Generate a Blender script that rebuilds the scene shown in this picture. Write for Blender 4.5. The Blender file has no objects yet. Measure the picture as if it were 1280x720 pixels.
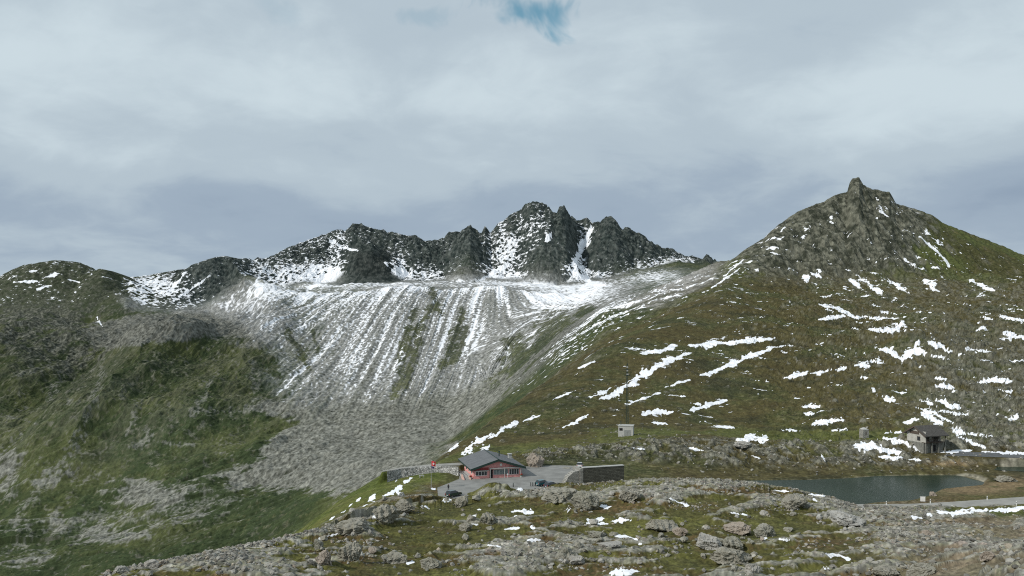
import bpy, bmesh, math, random
import numpy as np
from mathutils import Vector, noise as mnoise
R = math.radians
sc = bpy.context.scene
COL = sc.collection
random.seed(7)

# ------------------------------------------------------------------ camera, light, sky
F, CZ, HY = 1005.0, 45.0, 400.0        # focal length in photo pixels, eye height over the lake, row of the horizon
cam_d = bpy.data.cameras.new('camera'); cam = bpy.data.objects.new('camera', cam_d); COL.objects.link(cam)
cam.location = (0, 0, CZ); cam.rotation_euler = (R(90), 0, 0)
cam_d.sensor_width = 36; cam_d.lens = 36 * F / 1280; cam_d.shift_y = 40 / 1280
cam_d.clip_start = 1; cam_d.clip_end = 30000
sc.camera = cam
sc.cycles.filter_width = 1.1; sc.cycles.use_denoising = False
sc.cycles.volume_bounces = 0; sc.cycles.max_bounces = 6
sc.view_settings.view_transform = 'Standard'; sc.view_settings.look = 'None'
sc.view_settings.exposure = 0.0; sc.view_settings.gamma = 1.0
SUN_EL, SUN_AZ = 38, -132               # azimuth from +Y towards +X: the sun stands to the left and a little behind
SUN_AZ = -120
sd = bpy.data.lights.new('sun', 'SUN'); sun = bpy.data.objects.new('sun', sd); COL.objects.link(sun)
sd.energy = 3.0; sd.angle = R(2.0); sd.color = (1, 0.955, 0.88)
sv = Vector((math.sin(R(SUN_AZ)) * math.cos(R(SUN_EL)), math.cos(R(SUN_AZ)) * math.cos(R(SUN_EL)), math.sin(R(SUN_EL))))
sun.rotation_euler = sv.to_track_quat('Z', 'Y').to_euler()

class NT:
    def __init__(s, tree): s.t = tree; s.n = tree.nodes; s.l = tree.links
    def new(s, kind, **kw):
        n = s.n.new(kind)
        for k, v in kw.items(): setattr(n, k, v)
        return n
    def link(s, a, b): s.l.new(a, b)
    def val(s, sock, v):
        if hasattr(v, 'is_output') or isinstance(v, bpy.types.NodeSocket): s.link(v, sock)
        else: sock.default_value = v
    def math(s, op, a, b=0.0, c=0.0, clamp=False):
        n = s.new('ShaderNodeMath', operation=op); n.use_clamp = clamp
        s.val(n.inputs[0], a); s.val(n.inputs[1], b); s.val(n.inputs[2], c); return n.outputs[0]
    def maprange(s, v, a, b, c=0.0, d=1.0, smooth=True):
        n = s.new('ShaderNodeMapRange'); n.interpolation_type = 'SMOOTHSTEP' if smooth else 'LINEAR'
        s.val(n.inputs[0], v); n.inputs[1].default_value = a; n.inputs[2].default_value = b
        n.inputs[3].default_value = c; n.inputs[4].default_value = d; return n.outputs[0]
    def noise(s, vec, scale, detail=4, rough=.5, dist=0.0):
        n = s.new('ShaderNodeTexNoise'); s.link(vec, n.inputs['Vector'])
        n.inputs['Scale'].default_value = scale; n.inputs['Detail'].default_value = detail
        n.inputs['Roughness'].default_value = rough; n.inputs['Distortion'].default_value = dist; return n.outputs[0]
    def mix(s, f, a, b, blend='MIX'):
        n = s.new('ShaderNodeMix', data_type='RGBA', blend_type=blend)
        s.val(n.inputs[0], f)
        for k, v in ((6, a), (7, b)):
            if isinstance(v, tuple): n.inputs[k].default_value = (*v, 1) if len(v) == 3 else v
            else: s.link(v, n.inputs[k])
        return n.outputs[2]
    def ramp(s, f, pts):
        n = s.new('ShaderNodeValToRGB'); e = n.color_ramp.elements
        while len(e) < len(pts): e.new(0.5)
        for k, (p, c) in enumerate(pts): e[k].position = p; e[k].color = (*c, 1)
        n.color_ramp.interpolation = 'EASE'
        s.link(f, n.inputs[0]); return n.outputs[0]

w = bpy.data.worlds.new('World'); sc.world = w; w.use_nodes = True
T = NT(w.node_tree); T.n.clear()
sky = T.new('ShaderNodeTexSky', sky_type='NISHITA'); sky.sun_disc = False
sky.sun_elevation = R(SUN_EL); sky.sun_rotation = R(SUN_AZ); sky.altitude = 2500
bg1 = T.new('ShaderNodeBackground'); T.link(T.mix(1.0, sky.outputs[0], (.42, 1.15, 1.0), 'MULTIPLY'), bg1.inputs[0]); bg1.inputs[1].default_value = 0.12
tc = T.new('ShaderNodeTexCoord'); sep = T.new('ShaderNodeSeparateXYZ'); T.link(tc.outputs['Generated'], sep.inputs[0])
dz = T.math('MAXIMUM', sep.outputs[2], 0.0)
den = T.math('ADD', dz, 0.30)
cx = T.math('DIVIDE', sep.outputs[0], den); cy = T.math('DIVIDE', sep.outputs[1], den)
comb = T.new('ShaderNodeCombineXYZ'); T.link(T.math('MULTIPLY', cx, 0.9), comb.inputs[0]); T.link(cy, comb.inputs[1])
n1 = T.noise(comb.outputs[0], 1.9, 6, .5, .4)
n2 = T.noise(comb.outputs[0], 8.0, 8, .6, .5)
nn = T.math('ADD', T.math('MULTIPLY', T.math('SUBTRACT', n1, 0.5), 1.35), T.math('MULTIPLY', T.math('SUBTRACT', n2, 0.5), 0.30))
# elevation profile of the cloud deck: pale at the skyline, a dark belt over it, bright higher up
base = T.ramp(dz, [(0.0, (.60,) * 3), (0.06, (.52,) * 3), (0.125, (.34,) * 3), (0.19, (.60,) * 3), (0.26, (.84,) * 3), (0.35, (.66,) * 3), (0.6, (.6,) * 3)])
tone = T.math('ADD', base, nn)
cloud = T.ramp(tone, [(0.0, (.29, .37, .47)), (0.30, (.345, .43, .525)), (0.62, (.46, .55, .62)), (1.0, (.60, .70, .755))])
bg2 = T.new('ShaderNodeBackground'); T.link(cloud, bg2.inputs[0]); bg2.inputs[1].default_value = 1.0
# openings in the deck
def gap(px, py, cosr, squash):
    d = Vector(((px - 640) / F, 1, (HY - py) / F)).normalized()
    v = T.new('ShaderNodeVectorMath', operation='SUBTRACT'); T.link(tc.outputs['Generated'], v.inputs[0]); v.inputs[1].default_value = d
    m = T.new('ShaderNodeVectorMath', operation='MULTIPLY'); T.link(v.outputs[0], m.inputs[0]); m.inputs[1].default_value = (1, 1, squash)
    l = T.new('ShaderNodeVectorMath', operation='LENGTH'); T.link(m.outputs[0], l.inputs[0])
    return T.maprange(T.math('ADD', l.outputs['Value'], T.math('MULTIPLY', T.math('SUBTRACT', n3, .5), cosr * 4.0)), cosr, cosr * .1)
n3 = T.noise(tc.outputs['Generated'], 17, 4, .55, .4)
g = T.math('MAXIMUM', gap(676, 14, .062, 2.0), T.math('MULTIPLY', gap(520, 20, .040, 3.2), .25))
g = T.math('MAXIMUM', g, T.math('MULTIPLY', gap(350, 12, .03, 1.5), .15), clamp=True)
veil = T.math('MULTIPLY', g, .75)
ms = T.new('ShaderNodeMixShader'); T.link(veil, ms.inputs[0]); T.link(bg2.outputs[0], ms.inputs[1]); T.link(bg1.outputs[0], ms.inputs[2])
wo = T.new('ShaderNodeOutputWorld'); T.link(ms.outputs[0], wo.inputs[0])

# ------------------------------------------------------------------ helpers
def tag(o, label=None, cat=None, group=None, kind=None):
    for k, v in (('label', label), ('category', cat), ('group', group), ('kind', kind)):
        if v: o[k] = v
    return o
def link_mesh(name, me, mat, parent=None):
    o = bpy.data.objects.new(name, me); COL.objects.link(o)
    if mat: me.materials.append(mat)
    o.parent = parent
    return o
def empty(name, loc, rz=0.0, label=None, cat=None, group=None):
    o = bpy.data.objects.new(name, None); COL.objects.link(o); o.location = loc; o.rotation_euler = (0, 0, rz)
    o.empty_display_size = .5
    return tag(o, label, cat, group)
def copy_tree(o, parent=None):
    c = o.copy(); COL.objects.link(c); c.parent = parent
    for ch in list(o.children): copy_tree(ch, c)
    return c
class MB:
    def __init__(s): s.bm = bmesh.new()
    def box(s, x0, x1, y0, y1, z0, z1, rot=0.0, piv=(0, 0)):
        v = []
        for z in (z0, z1):
            for x, y in ((x0, y0), (x1, y0), (x1, y1), (x0, y1)):
                if rot:
                    dx, dy = x - piv[0], y - piv[1]; c, sn = math.cos(rot), math.sin(rot)
                    x, y = piv[0] + c * dx - sn * dy, piv[1] + sn * dx + c * dy
                v.append(s.bm.verts.new((x, y, z)))
        for f in ((3, 2, 1, 0), (4, 5, 6, 7), (0, 1, 5, 4), (1, 2, 6, 5), (2, 3, 7, 6), (3, 0, 4, 7)):
            s.bm.faces.new([v[i] for i in f])
        return s
    def prism(s, pts, vec):
        a = [s.bm.verts.new(p) for p in pts]; b = [s.bm.verts.new(Vector(p) + Vector(vec)) for p in pts]
        n = len(pts)
        s.bm.faces.new(a[::-1]); s.bm.faces.new(b)
        for i in range(n): s.bm.faces.new((a[i], a[(i + 1) % n], b[(i + 1) % n], b[i]))
        return s
    def tube(s, p, q, r0, r1=None, n=10):
        p, q = Vector(p), Vector(q); r1 = r0 if r1 is None else r1
        d = (q - p).normalized(); u = d.orthogonal().normalized(); v = d.cross(u)
        a, b = [], []
        for i in range(n):
            t = 2 * math.pi * i / n; k = u * math.cos(t) + v * math.sin(t)
            a.append(s.bm.verts.new(p + k * r0)); b.append(s.bm.verts.new(q + k * r1))
        s.bm.faces.new(a[::-1]); s.bm.faces.new(b)
        for i in range(n): s.bm.faces.new((a[i], a[(i + 1) % n], b[(i + 1) % n], b[i]))
        return s
    def loft(s, rings):
        vs = [[s.bm.verts.new(p) for p in r] for r in rings]
        for a, b in zip(vs, vs[1:]):
            n = len(a)
            for i in range(n): s.bm.faces.new((a[i], a[(i + 1) % n], b[(i + 1) % n], b[i]))
        s.bm.faces.new(vs[0][::-1]); s.bm.faces.new(vs[-1])
        return s
    def bevel(s, w=.02, seg=1):
        bmesh.ops.bevel(s.bm, geom=list(s.bm.edges), offset=w, segments=seg, affect='EDGES', clamp_overlap=True); return s
    def build(s, name, mat, parent=None, smooth=False):
        bmesh.ops.recalc_face_normals(s.bm, faces=list(s.bm.faces))
        me = bpy.data.meshes.new(name); s.bm.to_mesh(me); s.bm.free()
        if smooth: me.shade_smooth()
        return link_mesh(name, me, mat, parent)

def pmat(name, col, rough=.8, metal=0.0, var=.18, scale=3.0, bump=0.0, spec=.3, stretch=None):
    m = bpy.data.materials.new(name); m.use_nodes = True
    t = NT(m.node_tree); b = t.n['Principled BSDF']
    tcn = t.new('ShaderNodeTexCoord'); vec = tcn.outputs['Object']
    if stretch:
        mp = t.new('ShaderNodeMapping'); t.link(vec, mp.inputs[0]); mp.inputs['Scale'].default_value = stretch; vec = mp.outputs[0]
    n = t.noise(vec, scale, 6, .6)
    f = t.maprange(n, .3, .7)
    c = t.mix(f, tuple(x * (1 - var) for x in col), tuple(min(1, x * (1 + var)) for x in col))
    t.link(c, b.inputs['Base Color']); b.inputs['Roughness'].default_value = rough; b.inputs['Metallic'].default_value = metal
    b.inputs['Specular IOR Level'].default_value = spec
    if bump:
        bn = t.new('ShaderNodeBump'); bn.inputs['Strength'].default_value = 1; bn.inputs['Distance'].default_value = bump
        t.link(n, bn.inputs['Height']); t.link(bn.outputs[0], b.inputs['Normal'])
    return m

# ------------------------------------------------------------------ noise in numpy
_rng = np.random.RandomState(11)
_perm = _rng.permutation(4096).astype(np.int32)
_ga = (_rng.rand(4096) * 2 * np.pi)
_gx = np.cos(_ga).astype(np.float32); _gy = np.sin(_ga).astype(np.float32)
_rv = _rng.rand(4096).astype(np.float32)
def _h(i, j, seed=0): return _perm[(_perm[(i + seed * 131) & 4095] + j) & 4095]
def perlin(x, y, seed=0):
    xi = np.floor(x); yi = np.floor(y)
    fx = (x - xi).astype(np.float32); fy = (y - yi).astype(np.float32)
    i = xi.astype(np.int32); j = yi.astype(np.int32)
    u = fx * fx * fx * (fx * (fx * 6 - 15) + 10); v = fy * fy * fy * (fy * (fy * 6 - 15) + 10)
    def g(a, b, dx, dy):
        k = _h(i + a, j + b, seed); return _gx[k] * dx + _gy[k] * dy
    a = g(0, 0, fx, fy); b = g(1, 0, fx - 1, fy); c = g(0, 1, fx, fy - 1); d = g(1, 1, fx - 1, fy - 1)
    a += (b - a) * u; c += (d - c) * u
    return (a + (c - a) * v) * 1.5
def fbm(x, y, wl, octs=4, gain=.5, seed=0):
    r = 0; a = 1.0; tot = 0
    for o in range(octs):
        r = r + a * perlin(x / wl + 17.3 * o, y / wl - 9.1 * o, seed + o); tot += a * .6; a *= gain; wl *= .47
    return r / tot
def ridged(x, y, wl, octs=4, gain=.5, seed=0):
    r = 0; a = 1.0; tot = 0
    for o in range(octs):
        r = r + a * (1 - 2.2 * np.abs(perlin(x / wl + 31.7 * o, y / wl + 5.3 * o, seed + o))); tot += a; a *= gain; wl *= .47
    return r / tot
def rocks(x, y, cell, prob, seed=0, lo=.25, hi=.5):
    """angular blocks scattered over the plane: height in metres and a random tint"""
    gx = x / cell; gy = y / cell
    i0 = np.floor(gx).astype(np.int32); j0 = np.floor(gy).astype(np.int32)
    best = np.zeros(x.shape, np.float32); tint = np.zeros(x.shape, np.float32)
    for a in (-1, 0, 1):
        for b in (-1, 0, 1):
            i = i0 + a; j = j0 + b; k = _h(i, j, seed); k2 = _perm[(k + 77) & 4095]; k3 = _perm[(k2 + 91) & 4095]; k4 = _perm[(k3 + 5) & 4095]
            dx = (gx - i - _rv[k]).astype(np.float32); dy = (gy - j - _rv[k2]).astype(np.float32)
            c = _gx[k3]; s = _gy[k3]
            r = lo + (hi - lo) * _rv[k4]
            u = (dx * c + dy * s) / r; v = (dy * c - dx * s) / (r * (.55 + .4 * _rv[k2]))
            dd = np.maximum(np.maximum(np.abs(u), np.abs(v)), (np.abs(u) + np.abs(v)) * .72)
            hgt = np.clip((1 - dd) * 2.6, 0, 1) * (1 + .45 * u * _gx[k]) * r * .62
            hgt = np.where(_rv[k3] < prob, hgt, 0)
            m = hgt > best
            best = np.where(m, hgt, best); tint = np.where(m, _rv[k2], tint)
    return best * cell, tint
def ss(a, b, x):
    t = np.clip((x - a) / (b - a), 0, 1); return t * t * (3 - 2 * t)
def band(x, a, b, c, d): return ss(a, b, x) * (1 - ss(c, d, x))

# ------------------------------------------------------------------ terrain: profile lines (photo column, photo row, distance) lofted into one height field
def zz(px, z, d): return (px, HY - F * (z - CZ) / d, d)
C = []
# 0 beneath the camera
C.append([zz(-40, 20, 15), zz(640, 22, 15), zz(1320, 30, 15)])
# 1 bottom of the frame
C.append([(-300, 830, 88), (0, 775, 90), (130, 728, 95), (640, 722, 105), (900, 722, 100), (1150, 722, 88), (1280, 715, 72), (1500, 715, 66)])
# 2 middle of the foreground
C.append([(-300, 810, 98), (0, 780, 96), (130, 724, 102), (300, 692, 118), (440, 682, 128), (640, 662, 146), (900, 657, 142), (1150, 672, 132), (1280, 676, 128), (1500, 680, 125)])
# 3 foreground crest
C.append([(-300, 820, 104), (0, 785, 101), (130, 716, 110), (200, 701, 118), (270, 687, 124), (340, 675, 132), (400, 660, 142), (440, 650, 152), (480, 640, 163), (520, 627, 178),
          (560, 623, 188), (600, 617, 194), (640, 613, 196), (690, 610, 196), (740, 604, 197), (800, 598, 193), (860, 597, 190), (920, 600, 186), (960, 605, 183), (1000, 612, 180), (1040, 621, 178), (1085, 635, 181), (1160, 641, 177), (1280, 636, 178), (1500, 634, 178)])
# 4 behind the crest
C.append([zz(-300, -40, 140), zz(0, -34, 140), zz(130, -20, 145), zz(340, -9, 165), (400, 664, 176), (440, 643, 184), (480, 628, 190), (520, 618, 196), zz(560, 2, 203), zz(760, 2, 204), zz(800, 1, 204), zz(900, -.5, 200), zz(1060, -.5, 195), zz(1090, .9, 190), zz(1280, 1.2, 192), zz(1500, 1.5, 192)])
# 5 edge of the pass, far shore
C.append([zz(-300, -75, 215), zz(0, -70, 215), zz(200, -45, 215), (300, 712, 212), (380, 658, 222), (430, 622, 228), (480, 592, 232), (545, 584, 232), zz(585, 2.4, 240), zz(740, 2.2, 242), zz(800, 1.2, 236), zz(930, .3, 230), zz(1230, .3, 230), zz(1280, .9, 232), zz(1500, 1, 232)])
# 6 top of the crag belt
C.append([zz(-300, -110, 290), zz(0, -105, 290), zz(300, -70, 280), zz(430, -38, 275), zz(490, -16, 275), (545, 579, 268), (600, 573, 268), (700, 566, 265), (760, 560, 262), (800, 555, 262), (900, 556, 262), (1000, 559, 260), (1150, 563, 256), (1280, 560, 258), (1500, 556, 258)])
# 7 meadow
C.append([zz(-300, -125, 330), zz(0, -120, 330), zz(300, -85, 320), zz(440, -50, 310), zz(500, -22, 300), (545, 577, 292), (600, 556, 300), (700, 541, 318), (780, 536, 325), (900, 532, 335), (1000, 532, 335), (1150, 536, 318), (1280, 530, 320), (1500, 525, 320)])
# 8 shoulder of the brown hill
C.append([zz(-300, -140, 430), zz(0, -135, 430), zz(300, -105, 420), zz(440, -75, 400), zz(510, -32, 350), (545, 576, 305), (580, 550, 320), (620, 525, 350), (660, 497, 390), (700, 472, 430), (760, 438, 480), (850, 405, 550), (950, 392, 610), (1100, 385, 650), (1280, 384, 650), (1500, 390, 650)])
# 9 base of the cliffs / inside of the flank
C.append([zz(-300, -150, 560), zz(0, -150, 560), zz(300, -135, 560), zz(440, -115, 540), zz(545, -60, 480), (580, 566, 500), (620, 533, 520), (660, 502, 560), (700, 465, 600), (760, 420, 640), (850, 378, 700), (905, 352, 740), (1000, 352, 770), (1100, 352, 770), (1280, 356, 770), (1500, 372, 770)])
# 10 crest of the right-hand peak / moraine
C.append([zz(-300, -160, 650), (0, 740, 650), (200, 700, 660), (300, 668, 680), (400, 628, 690), (480, 596, 690), (545, 574, 680), (580, 552, 690), (620, 520, 700), (660, 488, 720), (700, 443, 760), (760, 398, 800), (850, 358, 850), (905, 331, 880), (930, 313, 890), (955, 297, 890), (970, 283, 895), (985, 272, 900), (1000, 263, 900), (1015, 257, 900), (1030, 252, 900), (1045, 243, 900), (1059, 240, 900), (1062, 229, 900), (1066, 223, 900), (1074, 222, 900), (1079, 231, 900), (1090, 236, 900), (1106, 239, 900), (1112, 240, 900), (1120, 254, 900), (1150, 263, 905), (1165, 269, 905), (1180, 279, 905), (1210, 291, 905), (1240, 302, 905), (1280, 319, 905), (1400, 365, 905), (1500, 385, 905)])
# 11 foot of the far slopes
C.append([(-300, 690, 760), (0, 690, 760), (100, 672, 770), (200, 645, 790), (300, 615, 820), (400, 575, 860), (500, 552, 880), (560, 546, 890), (600, 515, 900), (650, 472, 920), (700, 425, 950), (760, 380, 1020), (850, 346, 1150), (905, 335, 1220), zz(960, 60, 1250), zz(1500, 40, 1250)])
# 12 middle of the far slopes
C.append([(-300, 560, 940), (0, 560, 940), (100, 545, 950), (200, 535, 960), (300, 520, 1000), (400, 490, 1060), (500, 478, 1080), (560, 475, 1090), (600, 465, 1090), (650, 430, 1100), (700, 395, 1130), (760, 368, 1190), (850, 340, 1350), (905, 334, 1400), zz(960, 80, 1420), zz(1500, 50, 1420)])
# 13 upper edge of the screes
C.append([(-300, 450, 1180), (0, 440, 1180), (110, 436, 1200), (160, 428, 1220), (220, 424, 1230), (290, 405, 1290), (330, 372, 1380), (400, 363, 1420), (500, 360, 1430), (600, 360, 1440), (660, 362, 1440), (720, 372, 1400), (760, 356, 1450), (850, 333, 1560), (905, 333, 1600), zz(960, 100, 1600), zz(1500, 50, 1600)])
# 14 foot of the summit rocks
C.append([(-300, 385, 1380), (0, 380, 1380), (100, 382, 1390), (170, 385, 1400), (220, 388, 1420), (290, 378, 1500), (330, 358, 1560), (400, 353, 1620), (500, 351, 1640), (600, 348, 1650), (660, 350, 1640), (720, 352, 1600), (760, 346, 1640), (850, 328, 1720), (905, 333, 1760), zz(960, 110, 1760), zz(1500, 60, 1760)])
# 15 skyline
C.append([(-300, 372, 1620), (-100, 352, 1620), (0, 345, 1620), (15, 337, 1620), (30, 331, 1620), (50, 328, 1620), (70, 325, 1620), (100, 328, 1620), (118, 336, 1640), (128, 338, 1650), (142, 341, 1680), (160, 347, 1720), (180, 345, 1740), (200, 341, 1750), (230, 336, 1770), (250, 329, 1780), (270, 323, 1790), (280, 322, 1800), (300, 325, 1820), (320, 323, 1840), (335, 322, 1850), (348, 316, 1860), (360, 309, 1860), (385, 300, 1870), (395, 296, 1870), (412, 291, 1880), (422, 286, 1880), (432, 288, 1880), (441, 280, 1880), (452, 279, 1880), (462, 284, 1880), (480, 288, 1890), (500, 292, 1890), (510, 295, 1890), (520, 294, 1890), (530, 301, 1890), (545, 300, 1890), (556, 297, 1890), (561, 290, 1890), (575, 289, 1890), (584, 283, 1890), (588, 281, 1890), (595, 288, 1890), (601, 291, 1890), (606, 283, 1890), (614, 291, 1890), (622, 280, 1890), (632, 274, 1890), (640, 267, 1890), (652, 261, 1890), (660, 253, 1890), (666, 251, 1890), (676, 253, 1890), (686, 258, 1890), (691, 266, 1890), (696, 268, 1890), (699, 260, 1890), (705, 257, 1890), (711, 266, 1890), (720, 275, 1890), (728, 275, 1890), (733, 271, 1890), (740, 277, 1890), (750, 277, 1890), (756, 271, 1890), (762, 270, 1890), (770, 277, 1890), (776, 284, 1890), (786, 284, 1890), (800, 293, 1890), (820, 305, 1890), (828, 310, 1890), (838, 309, 1890), (855, 319, 1900), (865, 320, 1900), (872, 322, 1900), (878, 324, 1900), (883, 318, 1900), (893, 323, 1900), (905, 331, 1900), zz(960, 130, 1900), zz(1500, 60, 1900)])
# 16, 17 the far side
C.append([zz(-300, 40, 2700), zz(1500, 40, 2700)])
C.append([zz(-300, -60, 7000), zz(1500, -60, 7000)])
CREST_FG, CREST_R, CREST_FAR = 3, 10, 15

RQ = 0.85
ROWS = [50, 230, 250, 60, 140, 120, 70, 270, 170, 290, 130, 200, 300, 90, 330, 40, 8]
ROWS = [max(6, int(r * RQ)) for r in ROWS]
s_list = [0.0]
for k, n in enumerate(ROWS): s_list += [k + (i + 1) / n for i in range(n)]
S = np.array(s_list); NR = len(S)
row_of = lambda s: int(np.searchsorted(S, s - 1e-9))
fine = np.arange(-30, 1311, 1.0)
def coarse(a, b, n): return a + (b - a) * (np.linspace(0, 1, n) ** 1.6)
left = -30 - coarse(3, 900, 110)[::-1]; right = 1310 + coarse(3, 900, 110)
U = np.concatenate([left, fine, right]); NC = len(U)
kn = len(C)
Zk = np.zeros((kn, NC)); Lk = np.zeros((kn, NC))
for k, c in enumerate(C):
    c = sorted(c); px = np.array([p[0] for p in c]); py = np.array([p[1] for p in c]); d = np.array([p[2] for p in c])
    if k in (CREST_R, CREST_FAR): uu = U
    else: uu = U
    pyi = np.interp(uu, px, py); di = np.exp(np.interp(uu, px, np.log(d)))
    z = CZ + (HY - pyi) / F * di; l = np.log(di)
    if k not in (CREST_R, CREST_FAR):
        ker = np.hanning(31); ker /= ker.sum()
        sl = slice(len(left), len(left) + len(fine))
        zf, lf = z[sl], l[sl]
        pad = lambda a: np.concatenate([np.full(15, a[0]), a, np.full(15, a[-1])])
        z[sl] = np.convolve(pad(zf), ker, 'valid'); l[sl] = np.convolve(pad(lf), ker, 'valid')
    Zk[k], Lk[k] = z, l
def pchip(K):
    dl = np.diff(K, axis=0); m = np.zeros_like(K)
    a, b = dl[:-1], dl[1:]; same = (a * b) > 0
    m[1:-1] = np.where(same, 2 * a * b / np.where(same, a + b, 1), 0); m[0] = dl[0]; m[-1] = dl[-1]
    i = np.clip(np.floor(S).astype(int), 0, kn - 2); t = (S - i)[:, None]
    t2, t3 = t * t, t * t * t
    return (2 * t3 - 3 * t2 + 1) * K[i] + (t3 - 2 * t2 + t) * m[i] + (-2 * t3 + 3 * t2) * K[i + 1] + (t3 - t2) * m[i + 1]
Y = np.exp(pchip(Lk)); Z = pchip(Zk)
Uu = np.broadcast_to(U, (NR, NC)); X = (Uu - 640) / F * Y
S2 = np.broadcast_to(S[:, None], (NR, NC))
def PY(): return HY - F * (Z - CZ) / Y

# --- large extra shapes (buttresses, mounds): column, distance, half width, half depth, height, sharpness
def bump_at(px, d, rx, ry, h, p=2.0, s0=0, s1=17):
    a, b = row_of(s0), row_of(s1)
    x0 = (px - 640) / F * d
    ux = (X[a:b] - x0) / rx; uy = (Y[a:b] - d) / ry
    r = np.sqrt(ux * ux + uy * uy)
    Z[a:b] += h * np.clip(1 - r, 0, 1) ** p if p != 2 else h * ss(0, 1, 1 - np.clip(r, 0, 1))
bump_at(464, 1660, 75, 90, 62, 1.0, 13, 15)
bump_at(440, 1690, 60, 80, 34, 1.0, 13, 15)
bump_at(682, 1690, 60, 110, 62, 1.0, 13, 15)
bump_at(585, 1700, 50, 120, 55, 1.0, 13, 15)
bump_at(700, 1770, 35, 110, 60, 1.0, 13, 15)
bump_at(765, 1780, 45, 130, 62, 1.0, 13, 15)
bump_at(655, 1800, 45, 100, 46, 1.0, 13, 15)
bump_at(800, 1790, 40, 110, 40, 1.0, 13, 15)
bump_at(270, 1640, 70, 150, 52, 1.0, 13, 15)
bump_at(70, 1500, 130, 150, 24, 2.0, 13, 15)
bump_at(140, 1500, 45, 140, 26, 1.0, 13, 15)
bump_at(730, 1720, 26, 120, -42, 1.0, 13, 15)
bump_at(530, 1760, 50, 100, 22, 1.0, 13, 15)
bump_at(200, 1150, 120, 130, 26, 2.0, 11, 14)
bump_at(330, 1180, 60, 120, 16, 2.0, 11, 14)
bump_at(1155, 500, 40, 60, 4, 2.0, 7, 9)

def spur(pts, wdt, h, s0, s1, p=1.4):
    """a ridge along plan points (column, distance)"""
    a, b = row_of(s0), row_of(s1); P = [((px - 640) / F * d, d, k) for px, d, k in pts]
    c1 = int(np.searchsorted(U, 700)); xx = X[a:b, :c1]; yy = Y[a:b, :c1]
    jx = 22 * perlin(xx / 70, yy / 70, 400) + 9 * perlin(xx / 26, yy / 26, 401)
    top = np.zeros(xx.shape)
    for (x1, y1, k1), (x2, y2, k2) in zip(P, P[1:]):
        ex, ey = x2 - x1, y2 - y1
        t = np.clip(((xx - x1) * ex + (yy - y1) * ey) / (ex * ex + ey * ey), 0, 1)
        dd = np.hypot(xx - x1 - ex * t + jx, yy - y1 - ey * t)
        top = np.maximum(top, np.clip(1 - dd / wdt, 0, 1) ** p * (k1 + (k2 - k1) * t))
    Z[a:b, :c1] += h * top
spur([(235, 1240, .2), (205, 1120, 1), (150, 1000, 1), (80, 890, .8), (10, 800, .3)], 120, 44, 11, 13.4)
spur([(60, 1330, .3), (10, 1180, 1), (-60, 1000, .9), (-160, 850, .4)], 120, 38, 11, 13.6)
spur([(330, 1200, .1), (310, 1100, .9), (262, 990, 1), (205, 890, .3)], 80, 24, 11, 13.2)
spur([(272, 1800, .4), (285, 1640, 1), (305, 1480, .9), (330, 1360, .1)], 75, 44, 12.8, 15)
spur([(100, 1640, .3), (135, 1480, 1), (160, 1360, .5)], 70, 26, 12.8, 15)
spur([(400, 1150, 0), (360, 1000, .8), (300, 880, .8), (200, 790, .2)], 60, 12, 11, 13.2)

# --- relief
def sl(s0, s1): return slice(row_of(s0), row_of(s1))
print('grid', NR, NC, NR * NC)
rock_t = np.zeros((NR, NC), np.float32)   # how much bare rock, from the block layers
tint = np.full((NR, NC), .5, np.float32)
# foreground
q = sl(0, 4.6); x, y, s, u = X[q], Y[q], S2[q], Uu[q]
wfg = 1 - ss(3.6, 4.3, s) * 1.0
wfg = np.maximum(wfg, ss(560, 480, u) * (1 - ss(4.2, 4.6, s)) * .5)
nb = fbm(x, y, 26, 4, .5, 3); nr = fbm(x, y, 9, 4, .55, 21)
# rubble and outcrop density in the foreground
dens = .08 + .55 * nb + .30 * ss(760, 1020, u) * ss(2.0, 2.6, s) + .24 * ss(1000, 1150, u) - .55 * ss(2.25, 2.7, s) * ss(1130, 1200, u) + .2 * ss(2.55, 2.95, s) * ss(640, 700, u)
dens += .25 * ss(640, 400, u) * ss(2.3, 2.9, s)
z1, t1 = rocks(x + 1.5 * nr, y + 1.5 * nb, 7.0, .30, 5, .18, .42)
z2, t2 = rocks(x, y, 3.0, .55, 9, .2, .46)
z3, t3 = rocks(x, y, 1.25, .75, 13, .2, .5)
z4, t4 = rocks(x, y, .55, .8, 17, .2, .5)
d2 = ss(.30, .62, dens + .55 * nr); d3 = ss(.34, .60, dens + .75 * nr); d1 = ss(.3, .5, dens)
out = ss(.22, .70, ridged(x * .55 + y * .25, y * 1.1 - x * .1, 13, 4, .55, 40) + .35 * nb + .3 * (dens - .5))   # outcrop ribs
rib = ridged(x * .9 + .35 * y, y * .8, 3.4, 2, .5, 44)
dz_ = 1.5 * nb + .45 * nr + out * (1.0 + .5 * rib) + np.maximum(np.maximum(z1 * d1 * .8, z2 * d2), np.maximum(z3 * d3, z4 * d3 * .9)) + .1 * fbm(x, y, 1.6, 3, .5, 70)
near = ss(0.0, 1.0, s)
dz_ = .75 * nb + .30 * nr + out * (.75 + .40 * rib) + np.maximum(z2 * d2 * .10, z1 * d1 * .12) + .07 * fbm(x, y, 1.6, 3, .5, 70) + .12 * fbm(x, y, 4.5, 3, .5, 71)
Z[q] += (dz_ - .22) * wfg * near
blk = (np.maximum((z1 * d1 > .75), (z2 * d2 > .55)) * .6).astype(np.float32)
rock_t[q] = np.maximum(blk, ss(.58, .74, out * (.8 + .45 * rib) + .30 * nr + .25 * perlin(x / 1.3, y / 1.3, 46))) * np.clip(wfg * 1.3, 0, 1)
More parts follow.
